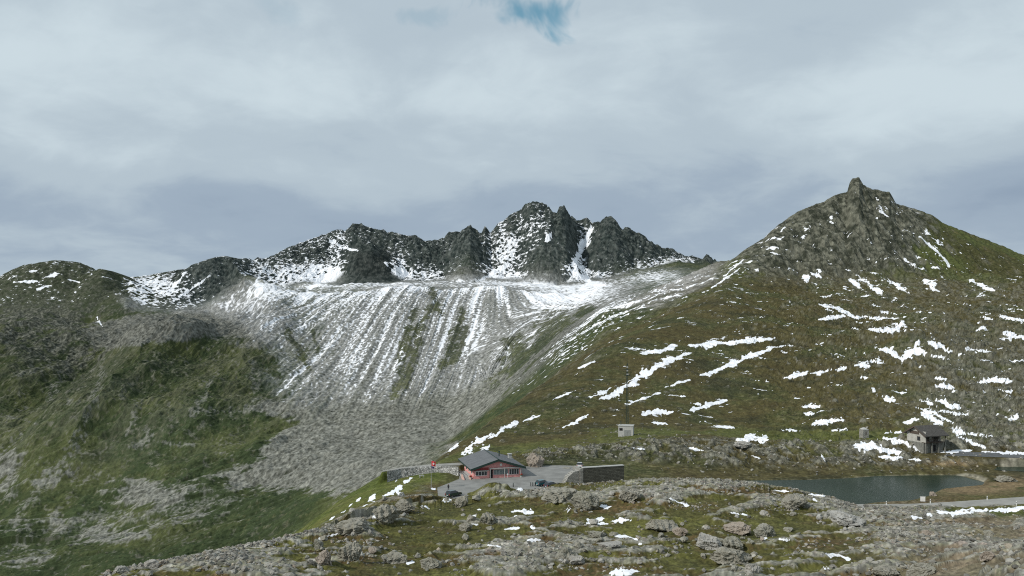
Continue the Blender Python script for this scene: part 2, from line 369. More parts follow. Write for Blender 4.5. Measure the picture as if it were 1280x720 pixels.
tint[q] = np.where(z1 * d1 > .25, t1, np.where(z2 * d2 > .12, t2, np.where(z3 * d3 > .07, t3, t4)))
FGn = (nb, nr, dens)
# pass, crags and brown hill
q = sl(4.0, 10); x, y, s, u = X[q], Y[q], S2[q], Uu[q]
crag = band(s, 5.15, 5.45, 6.0, 6.35) * ss(600, 680, u)
crag2 = band(s, 5.9, 6.2, 7.3, 7.9) * ss(1120, 1200, u) * .6
hill = ss(5.6, 6.6, s) * (1 - ss(9.0, 9.6, s))
a1 = ridged(x * 1.2, y * .5, 9, 5, .55, 60); a2 = fbm(x, y, 4, 3, .5, 64); h1 = fbm(x, y, 70, 5, .5, 80); h2 = ridged(x * .6 + y * .3, y, 22, 4, .5, 84)
Z[q] += crag * (1.7 * a1 + .7 * a2 + .2) + crag2 * (1.2 * a1 + .5 * a2)
hill_amp = ss(560, 700, u) * 1.0
Z[q] += hill * hill_amp * (1.0 + 1.4 * ss(7.0, 7.8, s)) * (1.7 * h1 + 1.0 * h2 * ss(880, 1050, u) + .4 * h2)
Z[q] += hill * (.28 * a1 + .24 * a2) * (1 + 3.0 * ss(880, 1050, u))
bz, bt = rocks(x, y, 4.5, .25, 33, .15, .4)
Z[q] += bz * .5 * hill * ss(.1, .4, h1 + .2 + .4 * ss(950, 1150, u))
rock_t[q] = np.maximum(rock_t[q], crag * ss(.32, .65, a1 + .7 * a2 + .45 * h1) * .8 + crag2 * ss(.1, .5, a1 + .3 * a2) + hill * (bz > .3) * ss(.1, .4, h1 + .2 + .4 * ss(950, 1150, u)) * .8)
HLn = (a1, a2, h1, h2)
# right-hand peak
q = sl(8.3, 11); x, y, s, u = X[q], Y[q], S2[q], Uu[q]
wr = ss(8.6, 9.2, s) * (1 - ss(10.4, 10.9, s)) * ss(640, 800, u)
crest = 1 - .72 * np.exp(-((s - 10) / .09) ** 2)
cl = ridged(x * 1.0 + .35 * y, y * .5, 34, 5, .55, 90); cl2 = fbm(x, y, 60, 5, .5, 95)
cliff = np.exp(-((u - 1065) / 105) ** 2) * band(s, 9.0, 9.2, 9.85, 10.0)
Z[q] += wr * crest * (4.5 * cl2 + 3.2 * cl + 7.5 * cliff * cl + 1.5 * ridged(x, y * .5, 9, 3, .5, 99) * (.4 + cliff))
RTn = (cl, cl2, cliff)
# flank between the hill and the far basin, valley, far slopes
q = sl(8.3, 14.2); x, y, s, u = X[q], Y[q], S2[q], Uu[q]
wl = ss(8.6, 9.6, s) * (1 - ss(13.6, 14.1, s)) * ss(930, 860, u)
v1 = fbm(x, y, 130, 6, .52, 110); v2 = ridged(x, y, 45, 4, .5, 116)
hilly = ss(520, 300, u)
Z[q] += wl * ((2.0 + 9 * hilly) * v1 + (.7 + 1.4 * hilly) * v2)
mor = ridged(x / 22.0, s * 30 + 3.5 * v1, 9.0, 4, .6, 118)
mor2 = ridged(x / 9.0, s * 70 + 5 * v1, 6.0, 3, .6, 119)
wmor = ss(8.8, 9.6, s) * (1 - ss(11.7, 12.5, s)) * ss(680, 590, u)
Z[q] += wmor * (4.0 * mor + 1.5 * mor2)
gul = ridged(x - .38 * y, (y + .38 * x) * .34, 50, 5, .56, 121)
Z[q] += 7.5 * gul * ss(420, 300, u) * band(s, 11.5, 12.1, 12.9, 13.3)
VLn = (v1, v2, mor, mor2, gul)
# flow lines on the big scree: where on its top edge each point came from
xs = x.copy()
def fall(x0): return np.interp(x0, [-420, -300, -210, -130, -60, -10, 40, 120, 260], [-.32, -.24, -.12, -.05, -.10, .08, .34, .5, .55])
x0 = x.copy()
for _ in range(7): x0 = x - fall(x0) * (1430 - y)
st1 = perlin(x0 / 13 + .05 * v1[..., :] , y / 300, 130) + .8 * perlin(x0 / 6.0, y / 200, 131) + .45 * perlin(x0 / 3.2, y / 110, 132)
st1 = st1 / 1.3
fan = ss(270, 380, u) * (1 - ss(690, 760, u)) * band(s, 11.3, 11.9, 12.97, 13.05)
Z[q] += fan * 2.6 * st1
FAN = (x0, st1, fan)
# far summits
q = sl(13, 17); x, y, s, u = X[q], Y[q], S2[q], Uu[q]
wm = ss(13.6, 14.35, s) * (1 - ss(15.6, 16, s)) * ss(960, 900, u)
crest = 1 - .8 * np.exp(-((s - 15) / .10) ** 2)
m1 = ridged(x + .45 * y, y * .75 - .2 * x, 110, 6, .58, 150); m2 = ridged(x * 1.15 - .55 * y, y * .62 + .2 * x, 44, 5, .58, 157); m3 = fbm(x, y, 40, 5, .6, 163)
big = .35 + .65 * ss(150, 420, u)
Z[q] += wm * crest * big * (15 * (m1 - .15) + 11 * (m2 - .2) + 6 * m3)
MTn = (m1, m2, m3)
q = sl(12.2, 14.6); x, y, s = X[q], Y[q], S2[q]
Z[q] += (5.5 * perlin(x / 75, y / 90, 171) + 3.0 * perlin(x / 28, y / 40, 172) + 1.3 * perlin(x / 11, y / 14, 173)) * band(s, 12.4, 12.95, 13.3, 14.4) * ss(930, 860, Uu[q])

# --- bring the skylines back to where they stand
def fix_skyline(k, u0, u1, lo, hi, jag):
    a, b = row_of(lo), row_of(hi); c = C[k]
    cx_ = np.array([p[0] for p in sorted(c)]); cyy = np.array([p[1] for p in sorted(c)])
    tgt = np.interp(U, cx_, cyy)
    jj = perlin(U / 5.0, U * 0 + .5, k) * jag + perlin(U / 2.2, U * 0 + .5, k + 3) * jag * .6
    tgt = tgt + jj * (.18 + .82 * ss(220, 420, U))
    for it in range(5):
        py = HY - F * (Z[a:b] - CZ) / Y[a:b]
        top = py.min(axis=0); ti = py.argmin(axis=0)
        dlt = (top - tgt) * ((U >= u0) & (U <= u1))          # positive: terrain top too low in the picture
        ycrest = np.exp(Lk[k]) if k != 3 else Y[a + ti, np.arange(NC)]
        half = (Y[b - 1] - Y[a])[None, :] * .33
        kk = np.hanning(33); kk /= kk.sum(); dl_s = np.convolve(dlt, kk, 'same')
        ev = (Y[a:b] - ycrest[None, :]) / half
        Z[a:b] += np.exp(-ev ** 2 * 3) * (dl_s / F * ycrest)[None, :] + (np.exp(-(ev * 5) ** 2) if k != 3 else np.exp(-ev ** 2 * 3)) * ((dlt - dl_s) / F * ycrest)[None, :]
fix_skyline(10, 912, 1400, 9.3, 10.7, .8)
fix_skyline(15, -40, 903, 14.2, 15.7, 1.3)
fix_skyline(3, 60, 1080, 1.6, 3.5, 1.0)
for k_, u0_, u1_, lo_, hi_ in ((10, 912, 1400, 9.3, 10.7), (15, -40, 903, 12.6, 15.7)):
    a, b = row_of(lo_), row_of(hi_); cc_ = sorted(C[k_])
    tg_ = np.interp(U, [p[0] for p in cc_], [p[1] for p in cc_]) - 1.5
    lim = CZ + (HY - tg_)[None, :] / F * Y[a:b]; okc = ((U >= u0_) & (U <= u1_))[None, :]
    ex_ = Z[a:b] - lim; Z[a:b] = np.where(okc & (ex_ > 0), lim + .12 * ex_ - .0, Z[a:b])

# --- levelled ground: car park, road beds, lake beds
def at_z(px, py, z):
    d = F * (CZ - z) / (py - HY); return ((px - 640) / F * d, d)
def poly_sd(px, py, poly):
    """signed distance to a polygon, negative inside"""
    d = np.full(px.shape, 1e9, np.float32); ins = np.zeros(px.shape, bool)
    n = len(poly)
    for i in range(n):
        (x1, y1), (x2, y2) = poly[i], poly[(i + 1) % n]
        ex, ey = x2 - x1, y2 - y1; wx, wy = px - x1, py - y1
        t = np.clip((wx * ex + wy * ey) / (ex * ex + ey * ey + 1e-9), 0, 1)
        d = np.minimum(d, (wx - ex * t) ** 2 + (wy - ey * t) ** 2)
        if y1 != y2:
            c = ((y1 > py) != (y2 > py)) & (px < (x2 - x1) * (py - y1) / (y2 - y1) + x1); ins ^= c
    d = np.sqrt(d); return np.where(ins, -d, d)
def flatten(poly, z, fall=3.0, s0=3.0, s1=8.0, name=None, rough=0.0, depth_only=False):
    q = sl(s0, s1); x, y = X[q], Y[q]
    xs_ = [p[0] for p in poly]; ys_ = [p[1] for p in poly]
    m = (x > min(xs_) - fall - 1) & (x < max(xs_) + fall + 1) & (y > min(ys_) - fall - 1) & (y < max(ys_) + fall + 1)
    sd_ = np.full(x.shape, 99., np.float32)
    sd_[m] = poly_sd(x[m], y[m], poly)
    wgt = 1 - ss(0, fall, sd_)
    if depth_only: tgt = np.minimum(Z[q], z - np.clip(-sd_, 0, 6) * .35)
    else: tgt = z
    Z[q] = Z[q] * (1 - wgt) + tgt * wgt
    rock_t[q] *= (1 - wgt)
    return q, sd_
PADZ = 2.0
pad = [at_z(*p, PADZ) for p in ((545, 610), (572, 599), (576, 584), (655, 583), (700, 581.5), (738, 583), (748, 588), (728, 598), (704, 607), (690, 611), (640, 613), (600, 617), (566, 624), (546, 620))]
pad_q, pad_sd = flatten(pad, PADZ, 3.0, 3.15, 7)
lake = [at_z(*p, 0) for p in ((880, 603), (930, 601.5), (1010, 600.5), (1060, 598.5), (1100, 595.5), (1150, 594.5), (1205, 594.5), (1228, 600), (1222, 606), (1172, 611), (1152, 621), (1130, 627), (1080, 630), (1000, 632), (920, 626), (880, 616))]
lake_q, lake_sd = flatten(lake, -.4, 2.2, 3.0, 6.3, depth_only=True)
pond = [at_z(*p, 1.3) for p in ((1250, 587), (1256, 583), (1290, 580.5), (1420, 580), (1420, 590), (1290, 588.5))]
flatten([at_z(*p, 1.3) for p in ((1235, 591), (1245, 582.5), (1290, 580.5), (1450, 580), (1450, 592), (1290, 590))], 1.35, 10.0, 4.4, 6.6)
pond_q, pond_sd = flatten(pond, .9, 2.5, 4.6, 6.6, depth_only=True)
ROADZ = 1.0
road = [at_z(*p, ROADZ) for p in ((1020, 640), (1075, 640.5), (1140, 639.5), (1190, 637), (1240, 633), (1290, 629.5), (1500, 618), (2000, 600), (2000, 590), (1500, 610), (1290, 620.5), (1240, 624), (1190, 627.5), (1140, 630), (1075, 630.5), (1020, 631))]
road_q, road_sd = flatten(road, ROADZ, 2.6, 2.85, 5)
R2Z = 3.6
road2 = [at_z(*p, R2Z) for p in ((1160, 569), (1200, 570), (1240, 571.5), (1290, 573), (1700, 580), (1700, 571), (1290, 567), (1240, 566), (1200, 564.5), (1165, 564.5))]
road2_q, road2_sd = flatten(road2, R2Z, 3.0, 5, 7.2)
R3Z = 3.6
road3 = [at_z(*p, R3Z) for p in ((478, 590), (500, 586), (540, 582.5), (574, 582), (590, 579), (574, 578.6), (540, 580.5), (500, 584.5), (480, 588.5))]
road3_q, road3_sd = flatten(road3, R3Z, 1.6, 4.2, 7)
hut_pad = [at_z(*p, 4.0) for p in ((1158, 569), (1150, 562), (1170, 558), (1190, 565))]
flatten(hut_pad, 3.7, 2.5, 5, 8)

bump_at(619, 198.5, 7.5, 5.0, 3.0, 2.0, 2.8, 4.6)
bump_at(703, 199.5, 5.5, 4, 2.0, 2.0, 2.8, 4.6)
bump_at(1138, 257, 9, 7, 3.2, 2.0, 5, 8)
# lookup of the visible surface
PYv = HY - F * (Z - CZ) / Y
def ground_px(px, py, s0=0.0):
    c = int(np.clip(np.searchsorted(U, px), 0, NC - 1)); a = row_of(s0)
    i = a + int(np.argmax(PYv[a:, c] <= py)); return Vector((X[i, c], Y[i, c], Z[i, c]))
def ground_z(x, y):
    px = 640 + F * x / y; c = int(np.clip(np.searchsorted(U, px), 0, NC - 1))
    return float(np.interp(y, Y[:, c], Z[:, c]))

# ------------------------------------------------------------------ ground cover
def L(c): return np.array(c, np.float32)
def mixc(a, b, t): return a + (b - a) * t[..., None]
print('slopes')
gy_ = np.gradient(Z, axis=0) / np.maximum(np.gradient(Y, axis=0), 1e-3)
gx_ = (np.gradient(Z, axis=1)) / np.maximum(np.gradient(X, axis=1), 1e-3)
slope = np.sqrt(gx_ ** 2 + gy_ ** 2).astype(np.float32)
GR = np.ones((NR, NC), np.float32); COLR = np.zeros((NR, NC, 3), np.float32); SNOW = np.zeros((NR, NC), np.float32)
W1 = fbm(X, Y, 40, 3, .5, 200).astype(np.float32)
wpx = 1.0 * perlin(X / (Y * .012), Y / (Y * .012) + Y * .05, 300) + .6 * perlin(X / (Y * .004), Y * .2, 301)
wpy = .8 * perlin(X / (Y * .010), Y * .06, 302) + .5 * perlin(X / (Y * .0035), Y * .25, 303)
wvar = perlin(X / (Y * .016), Y / (Y * .016) + Y * .045, 304) + .3 * perlin(X / (Y * .006), Y * .12, 305)
wfine = perlin(X / (Y * .0042), Y * .30, 306) + .6 * perlin(X / (Y * .002), Y * .5, 307)
def cap(lines, s0, s1, tgt, gain=1.0):
    """soft capsule strokes: (half width, (x, y), (x, y), ...) laid on rows s0..s1"""
    q = sl(s0, s1); pu = Uu[q]; pv = PYv[q]; T_ = tgt[q]
    c0 = len(left)
    for ln in lines:
        wd, pts = ln[0], ln[1:]
        if len(pts) == 1: pts = (pts[0], (pts[0][0] + 2, pts[0][1]))
        xs_ = [p[0] for p in pts]; ys_ = [p[1] for p in pts]
        a = int(np.searchsorted(U, min(xs_) - wd * 2 - 4)); b = int(np.searchsorted(U, max(xs_) + wd * 2 + 4))
        if b <= a: continue
        v_ = pv[:, a:b]
        rows = np.where(((v_ > min(ys_) - wd * 2 - 3) & (v_ < max(ys_) + wd * 2 + 3)).any(axis=1))[0]
        if len(rows) == 0: continue
        r0, r1 = rows[0], rows[-1] + 1
        wx_ = wpx[q][r0:r1, a:b] * min(2.2, wd * .9); wy_ = wpy[q][r0:r1, a:b] * min(1.6, wd * .6)
        gxp = pu[r0:r1, a:b] + wx_ * 1.6; gyp = v_[r0:r1] + wy_
        best = np.full(gxp.shape, 9e9); cum = 0.0
        tot = sum(math.hypot(b_[0] - a_[0], b_[1] - a_[1]) for a_, b_ in zip(pts, pts[1:])) + 1e-6
        for (x1, y1), (x2, y2) in zip(pts, pts[1:]):
            lseg = math.hypot(x2 - x1, y2 - y1)
            ex, ey = x2 - x1, y2 - y1
            t = np.clip(((gxp - x1) * ex + (gyp - y1) * ey) / (ex * ex + ey * ey + 1e-9), 0, 1)
            dx = (gxp - x1 - ex * t); dy = (gyp - y1 - ey * t)
            tg = (cum + t * lseg) / tot; cum += lseg
            tp = .45 + .75 * np.sqrt(np.clip(4 * tg * (1 - tg), 0, 1)) if tot > 6 else 1.0
            best = np.minimum(best, np.sqrt((dx * .6) ** 2 + dy ** 2) / tp)
        wv = wd * (.62 + .85 * wvar[q][r0:r1, a:b])
        f = np.clip(1.5 - best / np.maximum(wv, .15 * wd) + .75 * wfine[q][r0:r1, a:b], 0, 1.0) * gain
        T_[r0:r1, a:b] = np.maximum(T_[r0:r1, a:b], f)
def blobs(q, lst):
    """sum of soft ellipses (x, y, rx, ry, value) over rows q"""
    r = np.zeros(PYv[q].shape, np.float32)
    for x, y, rx, ry, v in lst:
        r += v * np.exp(-((Uu[q] - x) / rx) ** 2 - ((PYv[q] - y) / ry) ** 2)
    return r

# foreground
q = sl(0, 4.6); x, y, u, s = X[q], Y[q], Uu[q], S2[q]
nb, nr, dens = FGn
g1 = fbm(x, y, 14, 4, .55, 210); g2 = fbm(x, y, 3.0, 4, .6, 214); g3 = fbm(x, y * .7, .9, 3, .6, 218)
base = mixc(L((.080, .078, .027))[None, None], L((.118, .118, .036)), ss(.05, .55, g1 + .3 * g2))
base = mixc(base, L((.112, .078, .036)), ss(-.05, .4, -g1 * .6 + g2 * .45 + .45 * nb))
base = mixc(base, L((.050, .058, .022)), ss(.15, .6, g2 * .8 - .3 * g1) * .75)
base = mixc(base, L((.20, .17, .115)), ss(.15, .5, g3 * .7 + .5 * (dens - .45)) * .55)
base = mixc(base, L((.23, .195, .15)), ss(1040, 1180, u) * (1 - ss(2.6, 2.85, s)) * .55)
bank = ss(2.45, 2.9, s) * ss(1100, 1150, u) * (1 - ss(3.2, 3.5, s))
base = mixc(base, L((.075, .095, .028)), bank * .8)
base *= (1 + .28 * g3)[..., None]
rk = mixc(L((.17, .168, .13))[None, None], L((.33, .32, .28)), ss(-.5, .6, fbm(x, y, 2.2, 4, .65, 226)))
rk = mixc(rk, L((.30, .235, .20)), (tint[q] > .86) * .6)
rk = mixc(rk, L((.22, .22, .13)), ss(.0, .5, g2) * .5)
rk = mixc(rk, L((.10, .098, .085)), ss(.05, .4, fbm(x, y, 1.1, 3, .6, 225)) * .65)
COLR[q] = mixc(base, rk, np.clip(rock_t[q], 0, 1))
# pass, crag belt, brown hill
q = sl(4.2, 9.6); x, y, u, s = X[q], Y[q], Uu[q], S2[q]
g1 = fbm(x, y, 45, 5, .55, 230); g2 = fbm(x, y, 8, 4, .6, 236); g3 = fbm(x * .6, y, 2.0, 4, .6, 240)
hb = mixc(L((.078, .068, .028))[None, None], L((.060, .066, .025)), ss(-.2, .45, g1 + .3 * g2))
hb = mixc(hb, L((.060, .048, .022)), ss(.1, .6, g2 - .4 * g1) * .6)
hb = mixc(hb, L((.15, .135, .075)), ss(.25, .7, g3 + .5 * g1) * .45)
hb = mixc(hb, L((.105, .12, .03)), band(s, 5.5, 6.1, 6.8, 7.2) * ss(.0, .5, g1 + .3) * .5)
hb = mixc(hb, L((.030, .034, .018)), ss(.15, .6, -fbm(x * .6, y, 26, 4, .6, 246) + .3 * g2) * .6)
stone = ss(960, 1180, u) * ss(.0, .45, g2 + .5 * g3 + .15) * ss(6.6, 7.4, s) * .34
hb = mixc(hb, L((.19, .185, .14)), stone)
# green slope left of the pass
lg = mixc(L((.078, .098, .022))[None, None], L((.115, .12, .035)), ss(-.1, .5, g1 + .4 * g2))
lg = mixc(lg, L((.15, .145, .09)), ss(.35, .8, g3 + .2 * g2) * .5)
hb = mixc(hb, lg, (ss(575, 540, u) * (1 - ss(6.5, 7.2, s))))
hb *= (1 + .25 * g3)[..., None]
rk = mixc(L((.075, .075, .058))[None, None], L((.22, .215, .175)), ss(-.4, .5, fbm(x, y, 3, 4, .6, 244)))
r_ = np.clip(rock_t[q] + ss(.75, 1.3, slope[q]) * .5 * ss(590, 640, u), 0, 1)
colh = mixc(hb, rk, r_)
wq = ss(4.2, 4.5, s)
COLR[q] = COLR[q] * (1 - wq[..., None]) + colh * wq[..., None]
spk = ss(.52, .62, fbm(x * .5, y, 6.5, 4, .65, 250) + .22 * g1 + .06 * ss(1000, 1150, u) - .07) * ss(6.4, 7.2, s) * ss(640, 760, u)
SNOW[q] = np.maximum(SNOW[q], spk * .78)
# shoreline and beach
q = sl(3.2, 6.6); x, y, u = X[q], Y[q], Uu[q]
beach = blobs(q, [(1215, 612, 48, 7, 1.1), (1265, 603, 30, 8, .9), (1190, 579, 30, 4, .8)])
beach = np.where(S2[q] > 3.6, beach, 0)
COLR[q] = mixc(COLR[q], L((.205, .15, .085)) * (1 + .25 * perlin(x / 1.5, y / 1.5, 260))[..., None], np.clip(beach, 0, .9) * ss(-.5, .1, perlin(x / 4, y / 4, 261) + .2))
for qq, sd_ in ((lake_q, lake_sd), (pond_q, pond_sd)):
    e = (1 - ss(.2, 1.6, np.abs(sd_ + .4 * perlin(X[qq] / 2, Y[qq] / 2, 262)))) * .75
    COLR[qq] = mixc(COLR[qq], L((.30, .28, .22)), e)
GR[sl(6.4, 8.8)] = .6
# right-hand peak
q = sl(8.6, 11); x, y, u, s = X[q], Y[q], Uu[q], S2[q]
cl, cl2, cliff = [a[row_of(8.6) - row_of(8.3):] for a in RTn]
g1 = fbm(x, y, 60, 5, .55, 270); g2 = fbm(x, y, 12, 5, .62, 275); g3 = fbm(x * 1.2 + .2 * y, y * .4 + Z[q] * .7, 5, 4, .65, 280)
pk = mixc(L((.076, .088, .030))[None, None], L((.060, .060, .024)), ss(-.3, .4, g1))
pk = mixc(pk, L((.11, .09, .04)), ss(.1, .6, g2) * .5)
crk = mixc(L((.036, .040, .028))[None, None], L((.150, .150, .115)), ss(-.5, .6, g2 * .8 + .8 * g3))
rw = np.clip(cliff * 1.2 + .05 + .35 * ss(1080, 960, u) + .35 * g1 + .4 * g2 - .12 * ss(1120, 1180, u), 0, 1)
rw = np.maximum(rw, np.exp(-((u - 1085) / 32) ** 2) * ss(250, 240, PYv[q]))
pk = mixc(pk, crk, ss(.25, .7, rw))
apron = blobs(q, [(1040, 357, 55, 9, 1.0), (1110, 358, 60, 8, .9), (1000, 350, 40, 8, .7)])
pk = mixc(pk, L((.125, .12, .10)), np.clip(apron, 0, 1) * .8)
# pale scree falling away to the left of the shoulder
lscr = ss(925, 880, u) * ss(8.9, 9.4, s)
dg = (x * .55 + y * .83)
# direction of the gullies: down the flank to the lower left
al = (x * .30 - y * .0); 
flow = perlin((y + 1.25 * x) / 26 + .3 * g1, (x) / 200, 285) + .6 * perlin((y + 1.25 * x) / 9, x / 80, 286) + .4 * perlin((y + 1.25 * x) / 4, x / 30, 287)
fl = mixc(L((.040, .056, .024))[None, None], L((.070, .078, .032)), ss(-.4, .4, g2))
greyw = blobs(q, [(870, 350, 80, 22, 1.1), (800, 380, 50, 14, .6), (905, 340, 40, 24, .5), (600, 560, 60, 12, .8)])
grey = mixc(L((.155, .15, .13))[None, None], L((.25, .245, .225)), ss(-.5, .5, flow))
fl = mixc(fl, grey, np.clip(ss(.15, .75, greyw + .55 * flow * .5 + .15 * g2), 0, 1))
pk = mixc(pk, fl, lscr)
wq = ss(8.7, 9.3, s)
COLR[q] = COLR[q] * (1 - wq[..., None]) + pk * wq[..., None]
fs = blobs(q, [(690, 440, 70, 40, .16), (650, 480, 50, 30, .12), (760, 400, 60, 25, .15), (830, 365, 70, 22, .34), (740, 385, 50, 25, .32), (700, 430, 60, 35, .22), (890, 345, 30, 14, .25)]) * lscr
fgr = perlin(x / 2.4 + y / 7, y / 5, 381) + .7 * perlin(x / 5 + y / 16, y / 11, 382)
SNOW[q] = np.maximum(SNOW[q], ss(.34, .56, fs * .9 + .20 * flow + .12 * g2 + .26 * fgr) * ss(.03, .09, fs))
rs = blobs(q, [(960, 310, 45, 22, .32), (920, 335, 30, 14, .35), (1000, 280, 45, 18, .30), (1110, 262, 30, 16, .42), (1160, 305, 30, 34, .34), (1040, 262, 30, 20, .2), (1240, 345, 60, 20, .18), (1110, 335, 90, 12, .22)]) * ss(8.9, 9.2, s)
SNOW[q] = np.maximum(SNOW[q], ss(.66, .80, rs + .55 * fbm(x * .8 + .3 * y, y * .45 + Z[q] * .5, 9, 4, .7, 290) + .18) * .9)
# valley and far slopes
q = sl(9.6, 14.3); x, y, u, s = X[q], Y[q], Uu[q], S2[q]; pv = PYv[q]
o = row_of(9.6) - row_of(8.3); n_ = row_of(14.3) - row_of(9.6)
def cut(a): 
    a = a[o:o + n_]
    if a.shape[0] < n_: a = np.concatenate([a, np.repeat(a[-1:], n_ - a.shape[0], axis=0)])
    return a
v1, v2, mor, mor2, gul = [cut(a) for a in VLn]; x0, st1, fan = cut(FAN[0]), cut(FAN[1]), cut(FAN[2])
g1 = fbm(x, y, 90, 5, .55, 310); g2 = fbm(x, y, 16, 5, .62, 315); g3 = fbm(x, y, 4.5, 3, .6, 320)
gr = mixc(L((.032, .045, .019))[None, None], L((.060, .070, .027)), ss(-.3, .5, g1 + .3 * g2))  # grass darkened to stand in for cloud shadow over the left valley
gr = mixc(gr, L((.026, .036, .018)), ss(.0, .7, -g1 * .6 + .6 * g2) * .5)
gr = mixc(gr, L((.030, .042, .020)), ss(-.1, .5, -mor) * .5 * (1 - ss(11.6, 12.4, s)))
gr = mixc(gr, L((.12, .12, .085)), ss(.25, .7, gul + .5 * g3) * .35 * ss(11.3, 12, s))
gr = mixc(gr, L((.12, .11, .055)), ss(.3, .8, g3 + .3 * g2) * .35)
scree = mixc(L((.080, .082, .068))[None, None], L((.180, .182, .160)), ss(-.6, .6, g3 + .5 * g2))
sw = blobs(q, [(200, 410, 75, 20, 1.3), (140, 425, 40, 14, .8), (290, 395, 60, 25, .8), (120, 440, 22, 16, .5), (340, 420, 50, 60, .34), (340, 510, 45, 12, 1.2), (560, 450, 190, 120, 1.5), (700, 380, 110, 45, 1.2), (470, 550, 150, 34, 1.1), (400, 580, 90, 22, .8), (180, 615, 40, 14, .9), (90, 590, 40, 14, .45), (5, 580, 22, 30, .9), (60, 660, 90, 18, .35), (250, 620, 60, 12, .5), (330, 600, 70, 14, .8), (240, 640, 60, 12, .6), (140, 670, 60, 12, .55), (40, 700, 60, 14, .6), (420, 560, 60, 20, .6), (100, 520, 30, 26, .35), (170, 500, 14, 50, .35), (210, 545, 50, 14, .25), (600, 500, 60, 60, .5), (500, 500, 120, 60, .4)])
sw -= blobs(q, [(205, 455, 65, 26, .7), (290, 535, 75, 28, 1.2), (190, 570, 60, 22, .8), (360, 515, 24, 14, .4), (420, 640, 80, 16, .7), (60, 500, 80, 50, .3), (40, 390, 60, 40, .3), (335, 450, 50, 30, .15)])
# grass tongues on the scree
tong = np.zeros(sw.shape, np.float32)
full = np.zeros((NR, NC), np.float32)
cap([(5, (545, 378), (525, 405), (508, 440), (500, 470)), (3.5, (520, 385), (508, 420), (497, 455)), (5, (580, 385), (572, 412), (560, 440), (553, 462)), (4, (526, 415), (515, 450), (505, 490)),
     (5, (582, 408), (578, 430), (565, 452)), (3, (392, 412), (396, 440)), (5, (360, 412), (378, 445), (385, 460)), (4, (540, 360), (552, 395)),
     (20, (638, 425), (655, 450), (635, 485)), (17, (675, 415), (700, 402), (665, 440)), (14, (640, 470), (628, 505)), (10, (720, 395), (745, 385)), (8, (320, 440), (350, 470)), (6, (505, 470), (490, 500))], 11.3, 13.4, full, 1.0)
cap([(1.3, (760, 400), (700, 445), (640, 492), (615, 515)), (1.1, (720, 412), (670, 450), (625, 498))], 9.2, 12.5, full, .9)
trk = full.copy(); debris = np.zeros((NR, NC), np.float32)
cap([(3, (128, 437), (127, 470), (108, 525), (85, 555)), (6, (108, 540), (75, 585), (25, 640)), (5, (2, 575), (14, 625)), (2.5, (178, 498), (158, 545)), (6, (192, 540), (165, 560)), (4, (198, 552), (240, 556)), (5, (238, 512), (300, 515), (345, 508), (378, 494)), (5, (315, 452), (320, 492)),
     (7, (145, 622), (200, 608), (262, 613)), (6, (0, 695), (60, 662), (130, 642), (205, 652)), (1.2, (0, 517), (50, 531)), (3, (90, 500), (82, 504)), (2.5, (268, 470), (240, 522)), (7, (205, 640), (250, 628), (300, 625)), (5, (300, 600), (370, 560), (380, 540)), (4, (85, 450), (60, 500)), (5, (20, 470), (60, 458)), (3, (30, 540), (10, 560))], 9.6, 13.4, debris, 1.0)
tong = np.clip(full[q] * 1.4, 0, 1) * ss(-.45, .05, g3 + .3 + .3 * g2) * ss(.2, .7, full[q] + .2 * g2)
sw = sw - .38 * ss(470, 300, u) * ss(425, 450, pv)
sw = sw + (.65 * mor + .45 * mor2) * ss(690, 600, u) * (1 - ss(11.6, 12.4, s)) * .9 + .16 * gul * ss(420, 300, u)
sg = np.clip(ss(.48, .82, sw + .34 * g2 + .30 * g1 + .16 * g3), 0, 1)
fc = np.clip(fan, 0, 1)
sg = np.maximum(sg, np.clip(debris[q] * 1.1, 0, 1) * ss(-.35, .4, g3 + .5 * g2 + .35 * mor) * .68)
sg = np.maximum(sg * (1 - tong * .9), 0)
streak_dark = ss(.0, .7, st1) * fc
sc_col = mixc(scree, L((.095, .10, .075)), streak_dark * .6)
cv = mixc(gr, sc_col, sg)
# pale gravel runs
runs = ss(.22, .5, perlin(x0 / 11, y / 700, 330) + .3 * perlin(x0 / 4, y / 300, 331)) * ss(520, 450, pv) * 0 + 0
cv = cv * (1 + (ss(690, 600, u) * (1 - ss(11.7, 12.5, s)))[..., None] * (.40 * mor2 + .25 * mor)[..., None]).clip(.3, 1.8)
clus = ss(.25, .6, g1 + .4 * g2) * ss(.1, .45, g3) * ss(560, 430, u)
cv = mixc(cv, L((.19, .19, .16)), clus * .35)
# dark crags of the left hill
lr0 = 0; lr = ss(.05, .45, g2 * .7 + .35 * v2 + blobs(q, [(50, 400, 90, 50, .45), (90, 450, 60, 20, .2)]) - .1) * ss(190, 110, u) * ss(12.3, 12.9, s)
rib_ = blobs(q, [(300, 372, 20, 26, 1.1), (275, 350, 20, 16, .8), (335, 390, 16, 16, .5), (150, 365, 12, 16, .8), (165, 385, 10, 14, .6), (40, 380, 60, 20, .35), (120, 400, 30, 14, .3)]) * ss(12.5, 12.9, s)
lr = np.maximum(lr, ss(.3, .7, rib_ + .4 * g2))
cv = mixc(cv, mixc(L((.040, .044, .034))[None, None], L((.15, .15, .12)), ss(-.3, .6, g3)), lr * .9)
rk2 = ss(.45, .8, g2 + .55 * g3 + .2 * v2) * ss(420, 250, u)
cv = mixc(cv, L((.17, .17, .14)), rk2 * .55)
wq = np.maximum(ss(10.3, 10.9, s), ss(560, 520, u)) * 1.0
wq = np.where(u < 905, np.maximum(wq, 0), wq)
COLR[q] = COLR[q] * (1 - wq[..., None]) + cv * wq[..., None]
